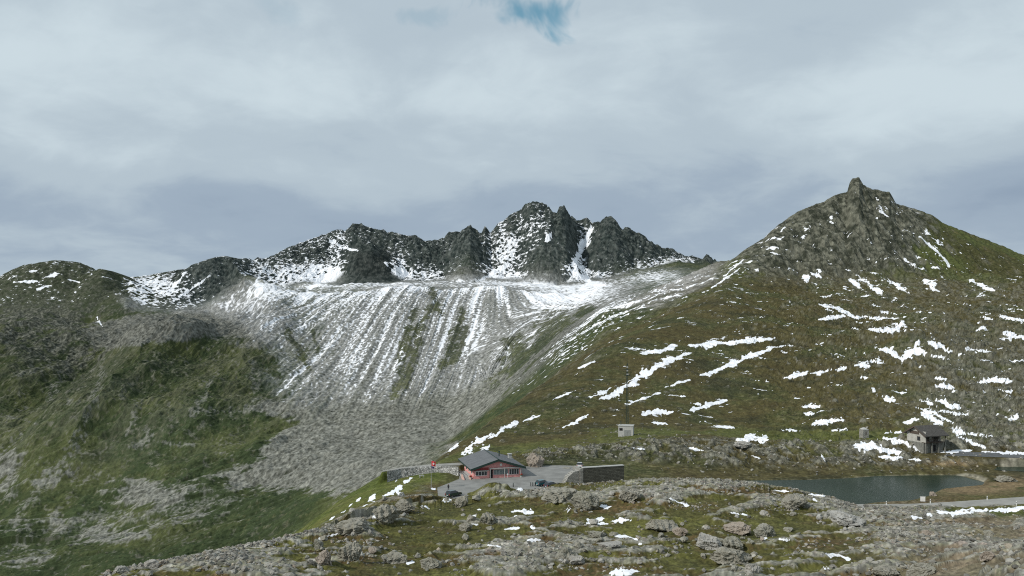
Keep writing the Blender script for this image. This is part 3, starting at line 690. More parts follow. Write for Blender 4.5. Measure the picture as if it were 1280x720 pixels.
GR[q] = 1 - .62 * (1 - np.clip(np.maximum(sg, lr), 0, 1)) * ss(620, 540, u)
# snow on the screes
dsn = fc * (.37 * ss(570, 420, pv) * ss(300, 400, u) - .05 * ss(430, 365, pv)) * (1 - .25 * ss(590, 660, u)) + blobs(q, [(480, 353, 150, 9, .46), (660, 352, 80, 9, .40), (380, 365, 90, 12, .30), (240, 378, 60, 12, .30), (300, 385, 40, 20, .28), (330, 405, 28, 26, .25), (175, 372, 22, 14, .55), (640, 385, 70, 22, .02), (750, 364, 60, 18, .40), (690, 368, 50, 14, .30), (820, 345, 50, 10, .2), (735, 385, 40, 14, .14), (830, 345, 50, 14, .26), (700, 400, 60, 22, .12), (60, 365, 60, 14, .14), (215, 372, 22, 16, .3), (330, 360, 20, 14, .3), (350, 470, 40, 30, .16), (250, 455, 40, 30, .10), (690, 450, 40, 40, .12), (700, 360, 40, 10, .0)])
dsn -= blobs(q, [(515, 440, 10, 40, .15), (570, 430, 10, 30, .1)]) + tong * .18
gran = 1.1 * perlin(x0 / 2.0, y / 6, 341) + .9 * perlin(x0 / 3.8, y / 4, 342)
st2 = perlin(x0 / 9 + .10 * v1 + .05 * g2, y / 260, 345) + .8 * perlin(x0 / 4.2 + .2 * g2, y / 130, 346)
pat = (.18 * (-st1) - .52 * st2 + .50 * gran) * fc + (1 - fc) * .35 * perlin(x / 9 + y / 30, y / 14, 340) + .30 * g3 + .16 * g2 + (1 - fc) * .3 * perlin(x / 4 + y / 9, y / 8, 343)
sn_ = ss(.22, .66, dsn * .98 + .50 * pat) * ss(.06, .16, dsn); sn = np.where(sn_ > .03, .34 + .28 * sn_, 0)
SNOW[q] = np.maximum(SNOW[q], sn)
dust = np.clip(ss(-.30, .45, dsn + .42 * pat - .12) * .34 * ss(.08, .22, dsn), 0, .5) * (1 - .8 * tong) * (1 - .5 * ss(640, 700, u))
COLR[q] = mixc(COLR[q], L((.62, .63, .64)), dust)
# summits
q = sl(13.6, 17); x, y, u, s = X[q], Y[q], Uu[q], S2[q]; pv = PYv[q]
o = row_of(13.6) - row_of(13); m1, m2, m3 = [a[o:] for a in MTn]
yz = y * .45 + Z[q] * .9
g2 = fbm(x, yz, 26, 5, .62, 350); g3 = fbm(x + .35 * yz, yz * 1.1, 9, 4, .65, 355)
fr = mixc(L((.026, .036, .033))[None, None], L((.098, .110, .100)), ss(-.4, .6, g3 + .4 * g2))
lh = mixc(L((.050, .058, .026))[None, None], L((.085, .085, .05)), ss(-.3, .6, g3))
fr = mixc(fr, lh, ss(240, 170, u) * .65)
sl_ = slope[q]
dn = blobs(q, [(655, 285, 42, 28, .44), (635, 320, 45, 24, .42), (425, 320, 12, 22, .4), (415, 345, 30, 12, .4), (500, 335, 10, 18, .4), (590, 320, 50, 22, .1), (400, 300, 40, 12, .28), (380, 335, 60, 16, .40), (360, 350, 60, 12, .3), (520, 340, 40, 12, .45), (735, 292, 16, 14, .5), (720, 330, 20, 18, .5), (745, 345, 30, 10, .35), (700, 350, 90, 8, .12), (575, 295, 20, 12, .15), (610, 300, 16, 14, .2), (800, 310, 30, 16, .12), (620, 345, 60, 8, .4), (800, 325, 60, 14, .25), (850, 330, 40, 10, .3), (490, 325, 14, 16, .3), (70, 345, 60, 10, .02), (180, 358, 30, 14, .3), (300, 335, 50, 14, .12), (240, 360, 60, 14, .3), (470, 300, 60, 12, .08), (560, 310, 25, 18, .1), (150, 350, 30, 12, .1)])
dn -= blobs(q, [(464, 330, 27, 18, .62), (704, 275, 13, 24, .5), (765, 300, 26, 26, .45), (685, 325, 22, 20, .55), (590, 305, 22, 24, .42), (815, 315, 24, 12, .3), (270, 345, 22, 22, .35), (655, 300, 8, 16, .2), (640, 282, 6, 10, .3), (885, 325, 12, 10, .5), (545, 320, 26, 16, .2), (140, 350, 18, 24, .25)])
sn = ss(.46, .70, .305 + dn * .95 - .34 * (ss(.5, 1.6, sl_) - .4) - .07 * ss(190, 140, u) + .30 * g3 + .22 * g2 + .26 * perlin(x / 8 + yz / 14, yz / 5, 361) + .18 * perlin(x / 4 - yz / 9, yz / 3.4, 362))
SNOW_far = np.where(sn > .03, .35 + .27 * sn, 0) * ss(13.6, 14.1, s)
w_ = np.maximum(ss(13.7, 14.2, s), np.exp(-((u - 464) / 40) ** 2) * 1.6 * ss(13.6, 13.7, s)).clip(0, 1)
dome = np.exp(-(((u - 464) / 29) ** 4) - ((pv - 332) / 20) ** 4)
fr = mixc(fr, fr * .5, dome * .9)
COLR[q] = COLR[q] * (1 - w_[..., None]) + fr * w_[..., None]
SNOW[q] = np.where(s > 14, SNOW_far, np.maximum(SNOW[q] * (1 - w_), SNOW_far))
cap([(3.2, (740, 280), (733, 300), (722, 320), (708, 338)), (3.5, (705, 330), (722, 344), (745, 356), (768, 362)), (1.8, (690, 290), (684, 302)), (3, (416, 338), (398, 352), (385, 362)), (2.2, (402, 330), (380, 345)), (2, (480, 328), (500, 345)),
     (2.4, (168, 372), (182, 380)), (1.6, (232, 340), (214, 362)), (1.8, (262, 345), (240, 360), (215, 378)), (1.6, (335, 330), (318, 355)), (1.5, (120, 396), (128, 408)), (2.2, (15, 352), (45, 351)), (2.0, (58, 346), (75, 342)), (1.6, (38, 340), (45, 338)), (1.6, (85, 349), (100, 353)), (1.8, (45, 362), (62, 357)), (1.6, (130, 346), (140, 349)),
     (2, (410, 300), (430, 310), (445, 312)), (2.0, (600, 350), (640, 330))], 13.0, 15.3, SNOW, .95)
for (a_, b_, w1_, w2_, st_) in ((0, 4.6, .8, .33, .0), (4.6, 8.4, 1.7, .7, .35), (8.4, 10.2, 4.0, 1.6, .6), (10.2, 14.2, 5.5, 2.6, 1.0), (14.2, 17, 8, 3.6, .6)):
    q = sl(a_, b_) if b_ < 17 else slice(row_of(a_), NR)
    x, y = X[q], Y[q] * (.5 if a_ > 13 else 1) + Z[q] * (.9 if a_ > 8 else .2); ya = .75 if a_ > 8 else .55
    n1_ = perlin(x / w1_, y * ya / w1_, 370); n2_ = perlin(x / w2_, y * ya / w2_, 371)
    gq = GR[q]; COLR[q] *= (1 + gq * (.32 * n1_ + .40 * n2_)).clip(.25, 2)[..., None]
    if st_:
        sm = ss(.42, .62, n2_ * .8 + .25 * n1_ + .25 * W1[q]) * .5 * st_ * gq
        COLR[q] = mixc(COLR[q], L((.21, .21, .18)), sm)
        dk = ss(.40, .65, -n2_ * .8 - .25 * n1_ + .2 * W1[q]) * .55 * st_ * gq
        COLR[q] = mixc(COLR[q], L((.028, .032, .02)), dk)
# the large old patches
HILL = [(2.5, (735, 497), (755, 490), (765, 484)), (4, (748, 499), (765, 495), (790, 478), (825, 457), (862, 441)), (3, (803, 442), (822, 439), (845, 433)), (4, (860, 432), (900, 429), (940, 427), (966, 423)),
 (3, (876, 470), (905, 459), (945, 442), (968, 435)), (1.4, (968, 434), (993, 432)), (1.5, (832, 484), (862, 475)), (2, (782, 505), (800, 500), (825, 491)), (1.8, (778, 480), (800, 470)), (3.2, (862, 514), (880, 508), (905, 501)), (3.3, (803, 518), (820, 515), (838, 515)),
 (1.5, (702, 535), (720, 528), (735, 518)), (2.2, (655, 527), (673, 520)), (1.6, (600, 570 - 3), (612, 556)), (3.4, (541, 570), (553, 564), (570, 556)), (3, (577, 568), (584, 562), (590, 556)), (3.6, (588, 556), (600, 550), (610, 545)), (3.8, (612, 548), (626, 541), (634, 534)), (2.4, (636, 534), (648, 527)), (1.3, (724, 460), (742, 452)), (1, (690, 500), (720, 488)),
 (1.5, (895, 533), (918, 535)), (1.8, (815, 528), (835, 530)), (4.2, (922, 550), (945, 547), (962, 549)), (3, (975, 473), (1000, 468), (1030, 465)), (2, (1030, 464), (1060, 460)), (4.5, (1070, 456), (1088, 452), (1103, 453)), (3.6, (1094, 434), (1112, 440), (1128, 452)), (4.8, (1130, 446), (1143, 440), (1158, 440)), (3, (1145, 430), (1150, 426)), (3, (1162, 428), (1180, 435), (1192, 440)), (1.6, (1150, 442), (1180, 448)), (1.6, (1207, 436), (1238, 440)),
 (2.0, (1025, 381), (1048, 386), (1070, 397), (1120, 398)), (2.6, (1024, 399), (1040, 397), (1052, 395)), (1.6, (1100, 390), (1120, 393)), (3.6, (1083, 412), (1105, 413), (1122, 411), (1127, 402)), (1.6, (1230, 397), (1240, 399)), (2.1, (1225, 409), (1234, 412)), (5.5, (1258, 416), (1275, 420), (1290, 424)), (2, (1248, 395), (1290, 403)),
 (2.2, (1165, 472), (1185, 475)), (3.6, (1169, 481), (1193, 486)), (3.6, (1222, 478), (1240, 475), (1262, 477)), (3.2, (1247, 487), (1263, 490)), (2.8, (1104, 497), (1119, 502)), (3.2, (1151, 500), (1172, 508)), (3.5, (1172, 501), (1199, 510)), (2.2, (1144, 509), (1166, 516), (1193, 529)), (3, (1150, 515), (1170, 526), (1180, 531)), (2, (1176, 514), (1199, 518)), (3.4, (1015, 530), (1032, 526), (1054, 525)), (2, (1005, 508), (1025, 508)), (2.8, (1008, 516), (1016, 518)), (2.6, (1256, 521), (1268, 525)),
 (2.4, (1133, 528), (1149, 525)), (5.5, (1068, 556), (1090, 557), (1108, 563)), (3, (1105, 563), (1125, 566)), (4.2, (1108, 548), (1128, 553), (1148, 561), (1160, 565)), (1.6, (1108, 541), (1128, 540)), (1.6, (1190, 540), (1240, 545)), (2.6, (1198, 545), (1214, 553), (1230, 560)), (2, (1190, 535), (1205, 540)), (1.8, (1248, 566), (1300, 567)), (1.4, (1075, 472), (1085, 473)), (2, (1090, 485), (1098, 495)), (1.2, (1040, 538), (1060, 537)), (1.2, (975, 538), (1000, 538)), (2.0, (1100, 571), (1128, 573)), (2, (1137, 574), (1154, 576)), (2, (860, 560), (880, 563)), (2.2, (783, 591), (794, 594)), (1.2, (790, 560), (805, 562)), (1.4, (935, 568), (948, 573)), (1.2, (1025, 568), (1032, 577))]
cap(HILL, 5.2, 9.4, SNOW)
cap([(4, (1006, 346), (1010, 352)), (2, (1015, 341), (1028, 347)), (2.6, (1062, 349), (1070, 354), (1078, 361)), (3, (1070, 343), (1080, 350), (1092, 361), (1103, 366)), (3.2, (1107, 347), (1118, 354), (1128, 362), (1142, 369)), (3.6, (1157, 350), (1172, 356)), (2, (1162, 358), (1174, 365)), (2.4, (1212, 350), (1240, 363)), (1.2, (1155, 301), (1175, 318), (1188, 334)), (1, (975, 290), (982, 284)), (1.2, (972, 300), (980, 296)), (1, (1128, 322), (1146, 335)),
     (1.3, (905, 345), (930, 325)), (1, (890, 360), (925, 335)), (1.0, (1095, 260), (1112, 272)), (1.4, (1000, 398), (1020, 400))], 8.4, 10.4, SNOW)
cap([(3.4, (640, 640), (650, 639), (665, 641)), (2.6, (734, 650), (755, 649)), (1.6, (732, 654), (760, 655)), (2, (765, 653), (778, 650), (792, 651)), (1.8, (768, 670), (783, 671), (797, 675)), (3.8, (760, 717), (775, 714), (797, 714)), (2.5, (647, 611), (654, 612)), (2.6, (706, 640), (713, 636)), (2.6, (752, 633), (765, 634)), (3, (838, 624), (850, 629), (860, 632)), (2, (912, 641), (935, 644)), (2.0, (590, 655), (598, 656)), (1.7, (610, 681), (625, 684)), (2, (660, 675), (675, 675)), (1.5, (632, 662), (648, 660)), (1.8, (663, 659), (670, 660)), (1.6, (595, 637), (601, 638)), (1.5, (586, 646), (594, 645)), (3, (555, 628), (562, 624), (575, 620)),
     (2, (526, 632), (536, 636)), (2.4, (398, 674), (412, 670), (422, 668)), (2.2, (466, 646), (480, 643)), (1.6, (1010, 618), (1030, 620)), (2.6, (1040, 617), (1056, 622), (1070, 627)), (2.4, (1018, 624), (1021, 627)), (1.5, (965, 613), (985, 615)), (2.4, (1142, 645), (1150, 648)), (1.8, (1158, 641), (1164, 646)), (2.4, (1036, 693), (1048, 695), (1062, 699)), (1.7, (973, 674), (985, 675)), (1.5, (951, 672), (957, 673)), (2, (508, 705), (516, 703)), (1.5, (795, 679), (802, 680)), (1.5, (1030, 710), (1040, 712))], 0.5, 4.2, SNOW)
cap([(3.4, (1172, 640), (1190, 641), (1210, 641)), (3.0, (1205, 638), (1235, 638)), (2.8, (1240, 639), (1262, 637), (1290, 633))], 2.4, 3.9, SNOW)
cap([(2.6, (480, 620), (490, 614), (501, 608)), (1.6, (505, 590 + 14), (512, 600)), (2.2, (462, 627), (468, 618)), (1.5, (436, 634), (442, 630)), (1.6, (425, 642), (432, 637)), (1.2, (412, 650), (418, 646)), (1.4, (447, 627), (452, 622)), (1.4, (453, 633), (459, 631)), (1, (510, 601), (514, 598)), (1.2, (494, 603), (497, 600)), (1.4, (540, 611), (548, 612))], 3.6, 5.4, SNOW)
cap([(1.6, (1172, 565), (1190, 564.5), (1215, 563)), (1.2, (1225, 565), (1300, 567))], 5.0, 6.6, SNOW)
SNOW[pad_q] *= np.where((pad_sd < .2) & (Uu[pad_q] < 640), 0, 1)
for qq, sd_ in ((lake_q, lake_sd), (pond_q, pond_sd), (road_q, road_sd)): SNOW[qq] *= ss(-.3, .5, sd_)
q = sl(0, 10.5)
Z[q] += .10 * ss(.4, .8, SNOW[q]) * np.clip(Y[q] / 250, .5, 2)

# ------------------------------------------------------------------ terrain meshes
def terrain_mat():
    m = bpy.data.materials.new('alpine_ground'); m.use_nodes = True
    t = NT(m.node_tree); b = t.n['Principled BSDF']
    a = t.new('ShaderNodeAttribute', attribute_name='cover'); sn_ = t.new('ShaderNodeAttribute', attribute_name='snow')
    geo = t.new('ShaderNodeNewGeometry')
    nf = t.noise(geo.outputs['Position'], 1.3, 6, .65)
    nc = t.noise(geo.outputs['Position'], .16, 5, .65)
    k = t.math('ADD', t.maprange(nf, .25, .75, .72, 1.28), t.maprange(nc, .25, .75, -.16, .16))
    hsv = t.new('ShaderNodeVectorMath', operation='SCALE'); t.link(a.outputs['Color'], hsv.inputs[0]); t.link(k, hsv.inputs['Scale'])
    fs_ = t.maprange(t.math('ADD', sn_.outputs['Fac'], t.maprange(nf, .2, .8, -.14, .14, False)), .40, .60)
    snowc = t.mix(t.maprange(nc, .3, .7), (.80, .82, .86), (.87, .88, .90))
    t.link(t.mix(fs_, hsv.outputs[0], snowc), b.inputs['Base Color'])
    b.inputs['Roughness'].default_value = .95; b.inputs['Specular IOR Level'].default_value = .12
    bn = t.new('ShaderNodeBump'); bn.inputs['Strength'].default_value = .8; bn.inputs['Distance'].default_value = .25
    t.link(t.math('MULTIPLY', nf, t.maprange(fs_, 0, 1, 1, .12, False)), bn.inputs['Height']); t.link(bn.outputs[0], b.inputs['Normal'])
    return m
TM = terrain_mat()
def terrain(name, r0, r1, c0, c1):
    nr_, nc_ = r1 - r0 + 1, c1 - c0 + 1
    co = np.empty((nr_, nc_, 3), np.float32)
    co[..., 0] = X[r0:r1 + 1, c0:c1 + 1]; co[..., 1] = Y[r0:r1 + 1, c0:c1 + 1]; co[..., 2] = Z[r0:r1 + 1, c0:c1 + 1]
    idx = np.arange(nr_ * nc_, dtype=np.int32).reshape(nr_, nc_)
    quads = np.stack([idx[:-1, :-1], idx[:-1, 1:], idx[1:, 1:], idx[1:, :-1]], -1).reshape(-1)
    nq = (nr_ - 1) * (nc_ - 1)
    me = bpy.data.meshes.new(name)
    me.vertices.add(nr_ * nc_); me.vertices.foreach_set('co', co.ravel())
    me.loops.add(nq * 4); me.loops.foreach_set('vertex_index', quads)
    me.polygons.add(nq); me.polygons.foreach_set('loop_start', np.arange(0, nq * 4, 4, dtype=np.int32))
    me.update(calc_edges=True)
    ca = me.attributes.new('cover', 'FLOAT_COLOR', 'POINT')
    cc = np.ones((nr_, nc_, 4), np.float32); cc[..., :3] = np.clip(COLR[r0:r1 + 1, c0:c1 + 1], .005, .9); ca.data.foreach_set('color', cc.ravel())
    sa = me.attributes.new('snow', 'FLOAT', 'POINT'); sa.data.foreach_set('value', np.ascontiguousarray(SNOW[r0:r1 + 1, c0:c1 + 1]).astype(np.float32).ravel())
    me.shade_flat()
    o = link_mesh(name, me, TM); o['kind'] = 'structure'
    return o
print('meshes')
ce = NC - 1; cmid = int(np.searchsorted(U, 905))
terrain('ground', 0, row_of(4), 0, ce)
terrain('pass_meadow', row_of(4), row_of(8), 0, ce)
terrain('mountain_slope', row_of(8), row_of(11), 0, ce)
terrain('scree_valley', row_of(11), row_of(14), 0, ce)
terrain('mountain_range', row_of(14), NR - 1, 0, ce)
#OBJECTS
# ------------------------------------------------------------------ water and road sheets
def sheet(name, poly, z, mat):
    b = bmesh.new(); b.faces.new([b.verts.new((x, y, z)) for x, y in poly])
    bmesh.ops.triangulate(b, faces=b.faces[:]); bmesh.ops.recalc_face_normals(b, faces=b.faces[:])
    for f in b.faces:
        if f.normal.z < 0: f.normal_flip()
    me = bpy.data.meshes.new(name); b.to_mesh(me); b.free()
    o = link_mesh(name, me, mat); o['kind'] = 'structure'; return o
def grow(poly, d):
    cx_ = sum(p[0] for p in poly) / len(poly); cy_ = sum(p[1] for p in poly) / len(poly)
    return [(x + d * (x - cx_) / math.hypot(x - cx_, y - cy_), y + d * (y - cy_) / math.hypot(x - cx_, y - cy_)) for x, y in poly]
def water_mat():
    m = bpy.data.materials.new('lake_water'); m.use_nodes = True; t = NT(m.node_tree); b = t.n['Principled BSDF']
    g = t.new('ShaderNodeNewGeometry'); n = t.noise(g.outputs['Position'], .06, 4, .6)
    t.link(t.mix(t.maprange(n, .3, .7), (.014, .028, .018), (.020, .036, .024)), b.inputs['Base Color'])
    b.inputs['Roughness'].default_value = .22; b.inputs['IOR'].default_value = 1.33; b.inputs['Specular IOR Level'].default_value = .14
    mp = t.new('ShaderNodeMapping'); t.link(g.outputs['Position'], mp.inputs[0]); mp.inputs['Scale'].default_value = (.8, 2.2, 1)
    rn = t.noise(mp.outputs[0], 1.6, 4, .6)
    bn = t.new('ShaderNodeBump'); bn.inputs['Strength'].default_value = .35; bn.inputs['Distance'].default_value = .06
    t.link(rn, bn.inputs['Height']); t.link(bn.outputs[0], b.inputs['Normal']); return m
WM = water_mat()
sheet('lake', grow(lake, 3.0), -.08, WM)
sheet('pond', grow(pond, 2.0), 1.22, WM)
gravel = pmat('pale_asphalt', (.235, .235, .222), .95, 0, .16, .35, .01, .1)
asph = pmat('road_asphalt', (.30, .295, .27), .95, 0, .14, .5, .01, .1)
dark_asph = pmat('wet_asphalt', (.10, .105, .105), .8, 0, .2, .5, .01, .3)
sheet('parking_lot', grow(pad, -.35), PADZ + .05, gravel)
sheet('road', road, ROADZ + .06, asph)
sheet('road', road2, R2Z + .06, dark_asph)
sheet('road', road3, R3Z + .06, asph)

# ------------------------------------------------------------------ stones
def rock_bm(seed, sub=2, cuts=16, rough=.12, freq=1.3):
    rnd = random.Random(seed); b = bmesh.new(); bmesh.ops.create_icosphere(b, subdivisions=sub, radius=1)
    pl = []
    for i in range(cuts):
        n = Vector((rnd.gauss(0, 1), rnd.gauss(0, 1), rnd.gauss(0, .8))).normalized(); pl.append((n, rnd.uniform(.55, .88)))
    off = Vector((seed * 7.3, seed * 3.1, 0))
    for v in b.verts:
        p = v.co * 1.05
        for n, d in pl:
            e = p.dot(n) - d
            if e > 0: p -= n * e
        p += v.co * rough * mnoise.fractal(v.co * freq * 2 + off, 1.0, 2.0, 4)
        if sub > 3:
            k = abs(mnoise.noise(Vector((v.co.x * 3.2, v.co.y * 3.2, v.co.z * 1.5)) + off)); p -= v.co * .10 * max(0, 1 - k * 9)
            k = abs(mnoise.noise(Vector((v.co.x * 6, v.co.y * 6, v.co.z * 4)) - off)); p -= v.co * .05 * max(0, 1 - k * 7)
            p += v.co * .05 * mnoise.noise(v.co * 9 + off)
        v.co = p
    return b
def rock_mat(name, c0, c1, c2):
    m = bpy.data.materials.new(name); m.use_nodes = True; t = NT(m.node_tree); b = t.n['Principled BSDF']
    g = t.new('ShaderNodeNewGeometry'); oi = t.new('ShaderNodeObjectInfo')
    n = t.noise(g.outputs['Position'], .9, 6, .65); n2 = t.noise(g.outputs['Position'], 4.5, 6, .7)
    c = t.mix(t.maprange(n, .35, .65), c0, c1)
    c = t.mix(t.maprange(n2, .52, .66, 0, .75), c, c2)
    c = t.mix(t.math('MULTIPLY', oi.outputs['Random'], .35), c, (.34, .31, .26))
    t.link(c, b.inputs['Base Color']); b.inputs['Roughness'].default_value = .95; b.inputs['Specular IOR Level'].default_value = .12
    bn = t.new('ShaderNodeBump'); bn.inputs['Distance'].default_value = .12; bn.inputs['Strength'].default_value = 1
    t.link(n2, bn.inputs['Height']); t.link(bn.outputs[0], b.inputs['Normal']); return m
RM = rock_mat('lichen_granite', (.20, .197, .155), (.30, .292, .25), (.09, .09, .07))
RM_pale = rock_mat('pale_granite', (.30, .295, .27), (.40, .395, .37), (.17, .17, .15))
RM_red = rock_mat('rusty_granite', (.28, .235, .19), (.34, .295, .25), (.16, .14, .12))
def rock_mesh(name, seed, mat, sub=3, cuts=18, rough=.12, ribs=0.0):
    b = rock_bm(seed, sub, cuts, rough)
    if ribs:
        for v in b.verts:
            p = v.co; k = 1 - ribs * abs(math.sin(p.x * 7.5 + 1.3 * mnoise.noise(p * 1.5 + Vector((seed, 0, 0))))) ** 4 * (1 if p.z > -.6 else 0)
            v.co = Vector((p.x, p.y * k, p.z * (1 - (1 - k) * .5)))
    me = bpy.data.meshes.new(name); b.to_mesh(me); b.free(); me.materials.append(mat); return me
def put_rock(name, me, px, py, wpx_, hpx, label, cat='boulder', group=None, rz=None, sink=.22, depth=.8, tilt=0.0):
    p = ground_px(px, py + hpx * .5); d = p.y; m = d / F
    o = bpy.data.objects.new(name, me); COL.objects.link(o)
    wx, hz = wpx_ * m / 2, hpx * m
    o.scale = (wx * 1.12, wx * depth * 1.12, hz * .62)
    z = ground_z(p.x, p.y + wx * depth * .5) if p.y > 30 else p.z
    o.location = (p.x, p.y + wx * depth * .45, min(z, p.z + hz * .4) + hz * (.5 - sink))
    o.rotation_euler = (0, R(tilt), R(random.uniform(-25, 25) if rz is None else rz))
    return tag(o, label, cat, group)
BIG = [ # px, py centre, w, h, kind, label
 (887, 677, 36, 20, 'p', 0, 12, 'pale grey triangular boulder, smoothest and brightest of the foreground cluster'),
 (917, 678, 34, 20, 'r', 1, 0, 'dark grey ribbed boulder touching the right side of the pale triangular boulder'),
 (915, 695, 52, 22, 'g', 0, 0, 'broad lichen-covered boulder directly below the pale triangular one'),
 (941, 709, 24, 18, 'p', 0, 0, 'small rounded pale boulder at the lower right of the foreground cluster'),
 (925, 660, 40, 16, 't', 0, 0, 'low tan boulder just above the pale triangular boulder'),
 (957, 662, 34, 18, 'g', 0, 0, 'grey-green humped rock right of the low tan boulder'),
 (1060, 649, 48, 17, 'p', 0, 5, 'large flat light grey slab in the rubble below the lake road'),
 (994, 627, 34, 20, 'g', 0, 0, 'big mottled grey rock on the crest in front of the lake'),
 (442, 656, 52, 17, 'r', 1, -4, 'long smooth whaleback rock on the left rim above the valley'),
 (437, 691, 30, 22, 'r', 1, 0, 'grey square-shouldered boulder beside the reddish rock'),
 (405, 695, 24, 22, 'd', 0, 0, 'reddish-brown rounded rock near the left rim'),
 (490, 696, 34, 17, 'r', 1, 0, 'vertically fluted grey outcrop in grass at lower left'),
 (536, 702, 28, 15, 'g', 0, 0, 'pair-like grey-green boulder right of the fluted outcrop'),
 (709, 688, 30, 23, 'g', 0, 0, 'upright mossy grey rock standing in the grass at lower centre'),
 (722, 701, 26, 14, 'p', 0, 0, 'blue-grey stone leaning at the foot of the upright mossy rock'),
 (733, 627, 36, 22, 'r', 0, 10, 'tall ribbed outcrop on the slope below the stone wall'),
 (700, 618, 40, 18, 'r', 1, -8, 'ribbed grey rock beneath the two parked cars'),
 (788, 618, 30, 18, 'g', 0, 0, 'domed grey rock below the right end of the stone wall'),
 (826, 656, 42, 17, 'r', 1, 0, 'wide crumbly grey outcrop with a snow patch to its left'),
 (747, 667, 28, 9, 'g', 0, 0, 'low oval grey rock lying right of centre foreground'),
 (764, 681, 36, 6, 'p', 0, 0, 'very flat pale stone slab flush with the brown grass'),
 (575, 626, 20, 17, 'g', 0, 20, 'leaning grey rock just below the dark green estate car'),
 (482, 643, 34, 20, 'r', 1, 0, 'dark craggy outcrop on the left rim beside a snow strip'),
 (506, 634, 30, 16, 'g', 0, 0, 'rounded grey outcrop on the rim left of the estate car'),
 (398, 678, 16, 12, 'g', 0, 0, 'small grey boulder perched left of the whaleback rock'),
 (150, 713, 18, 10, 'p', 0, 0, 'leftmost pale boulder on the bottom left rim'),
 (186, 705, 20, 10, 'p', 0, 0, 'second pale boulder from the left on the bottom left rim'),
 (610, 648, 20, 15, 'r', 1, 0, 'stubby upright grey rock left of the central snow patch'),
 (582, 657, 18, 14, 'g', 0, 0, 'squat grey rock beside a small snow streak left of centre'),
 (630, 690, 10, 8, 'p', 0, 0, 'single small round stone in the bright green grass below centre'),
 (1238, 692, 26, 15, 'd', 0, 0, 'pinkish rounded boulder on the gravel at lower right'),
 (1155, 711, 40, 20, 'g', 0, 0, 'dark-edged angular boulder cut by the bottom edge at right'),
 (1110, 716, 40, 14, 'g', 0, 0, 'low grey boulder at the bottom edge left of the angular one'),
 (1160, 665, 16, 9, 'd', 0, 0, 'rusty red rock in the rubble below the road sign'),
 (1258, 586 + 12, 26, 9, 'g', 0, 0, 'rounded rocky knob on the brown spit between lake and pond'),
 (1166, 617, 9, 6, 'd', 0, 0, 'pinkish block of stone behind the white roadside board'),
 (930, 559, 30, 9, 'p', 0, 0, 'pale bare rock dome on the crag belt left of the cairn'),
 (852, 665, 22, 10, 't', 0, 0, 'small tan rock left of the wide foreground cluster'),
 (668, 573, 26, 22, 't', 0, 0, 'reddish brushy rock outcrop right behind the restaurant'),
]
MATS = {'p': RM_pale, 'r': RM, 'g': RM, 't': RM_red, 'd': RM_red}
for i, (px, py, w_, h_, kd, rb, tl, lab) in enumerate(BIG):
    me = rock_mesh('boulder', 100 + i, MATS[kd], 5, 24 if kd != 'r' else 14, .13, .22 if rb else 0)
    put_rock('rock_outcrop' if 'outcrop' in lab else 'boulder', me, px, py, w_, h_, lab, 'outcrop' if 'outcrop' in lab else 'boulder', None, None, .22, .75, tl)
var = [rock_mesh('boulder', 300 + i, (RM, RM, RM_pale, RM, RM_red, RM, RM_pale, RM)[i], 3, 20, .16) for i in range(8)]
rnd = random.Random(5)
BAD = [(540, 740, 575, 616), (940, 1240, 590, 632)]
ALIAS = ['pale triangular boulder', 'dark ribbed boulder', 'broad lichen-covered boulder', 'small rounded pale boulder', 'low tan boulder', 'grey-green humped rock', 'large flat light slab', 'big mottled crest rock', 'long whaleback rock', 'square-shouldered grey boulder',
 'reddish-brown rounded rock', 'vertically fluted outcrop', 'grey-green boulder by the fluted outcrop', 'upright mossy rock', 'leaning blue-grey stone', 'tall ribbed outcrop below the stone wall', None, 'domed rock below the stone wall', 'wide crumbly outcrop', 'low oval grey rock', 'flat pale slab in brown grass', 'leaning rock below the estate car',
 'dark craggy rim outcrop', 'rounded rim outcrop', 'small boulder perched by the whaleback rock', 'leftmost pale rim boulder', 'second pale rim boulder', 'stubby upright grey rock', 'squat grey rock by the snow streak', 'single round stone in green grass', 'pinkish gravel boulder', 'dark-edged angular boulder', None, 'rusty red rubble rock']
for (px0, py0, w0, h0, *_), al in zip(BIG, ALIAS):
    if not al: continue
    for dname, dx, dy in (('left of', -1, 0), ('right of', 1, 0), ('below', 0, 1), ('above', 0, -1)):
        if rnd.random() < .22: continue
        wd = rnd.choice((6, 7, 8, 9, 11, 13)); h = wd * rnd.uniform(.45, .75)
        px = px0 + dx * (w0 * .5 + wd * rnd.uniform(.7, 1.3)) + (rnd.uniform(-5, 5) if dy else 0); py = py0 + dy * (h0 * .5 + h * rnd.uniform(.8, 1.5)) + (rnd.uniform(0, 4) if dx else 0)
        if any(a < px < b and c < py < d for a, b, c, d in BAD) or py > 722: continue
        p = ground_px(px, py)
        if p.y > 205 or p.y < 60 or (p.y > 176 and px > 1070): continue
        vi = rnd.randrange(8); size = 'small' if wd < 9 else 'medium-sized'; tone = {2: 'pale', 6: 'pale', 4: 'rusty'}.get(vi, 'grey')
        put_rock('boulder', var[vi], px, py - h / 2, wd, h, '%s %s block just %s the %s' % (size, tone, dname, al), 'boulder', 'blocks around the large foreground rocks', rnd.uniform(0, 360), .3, rnd.uniform(.6, .95))
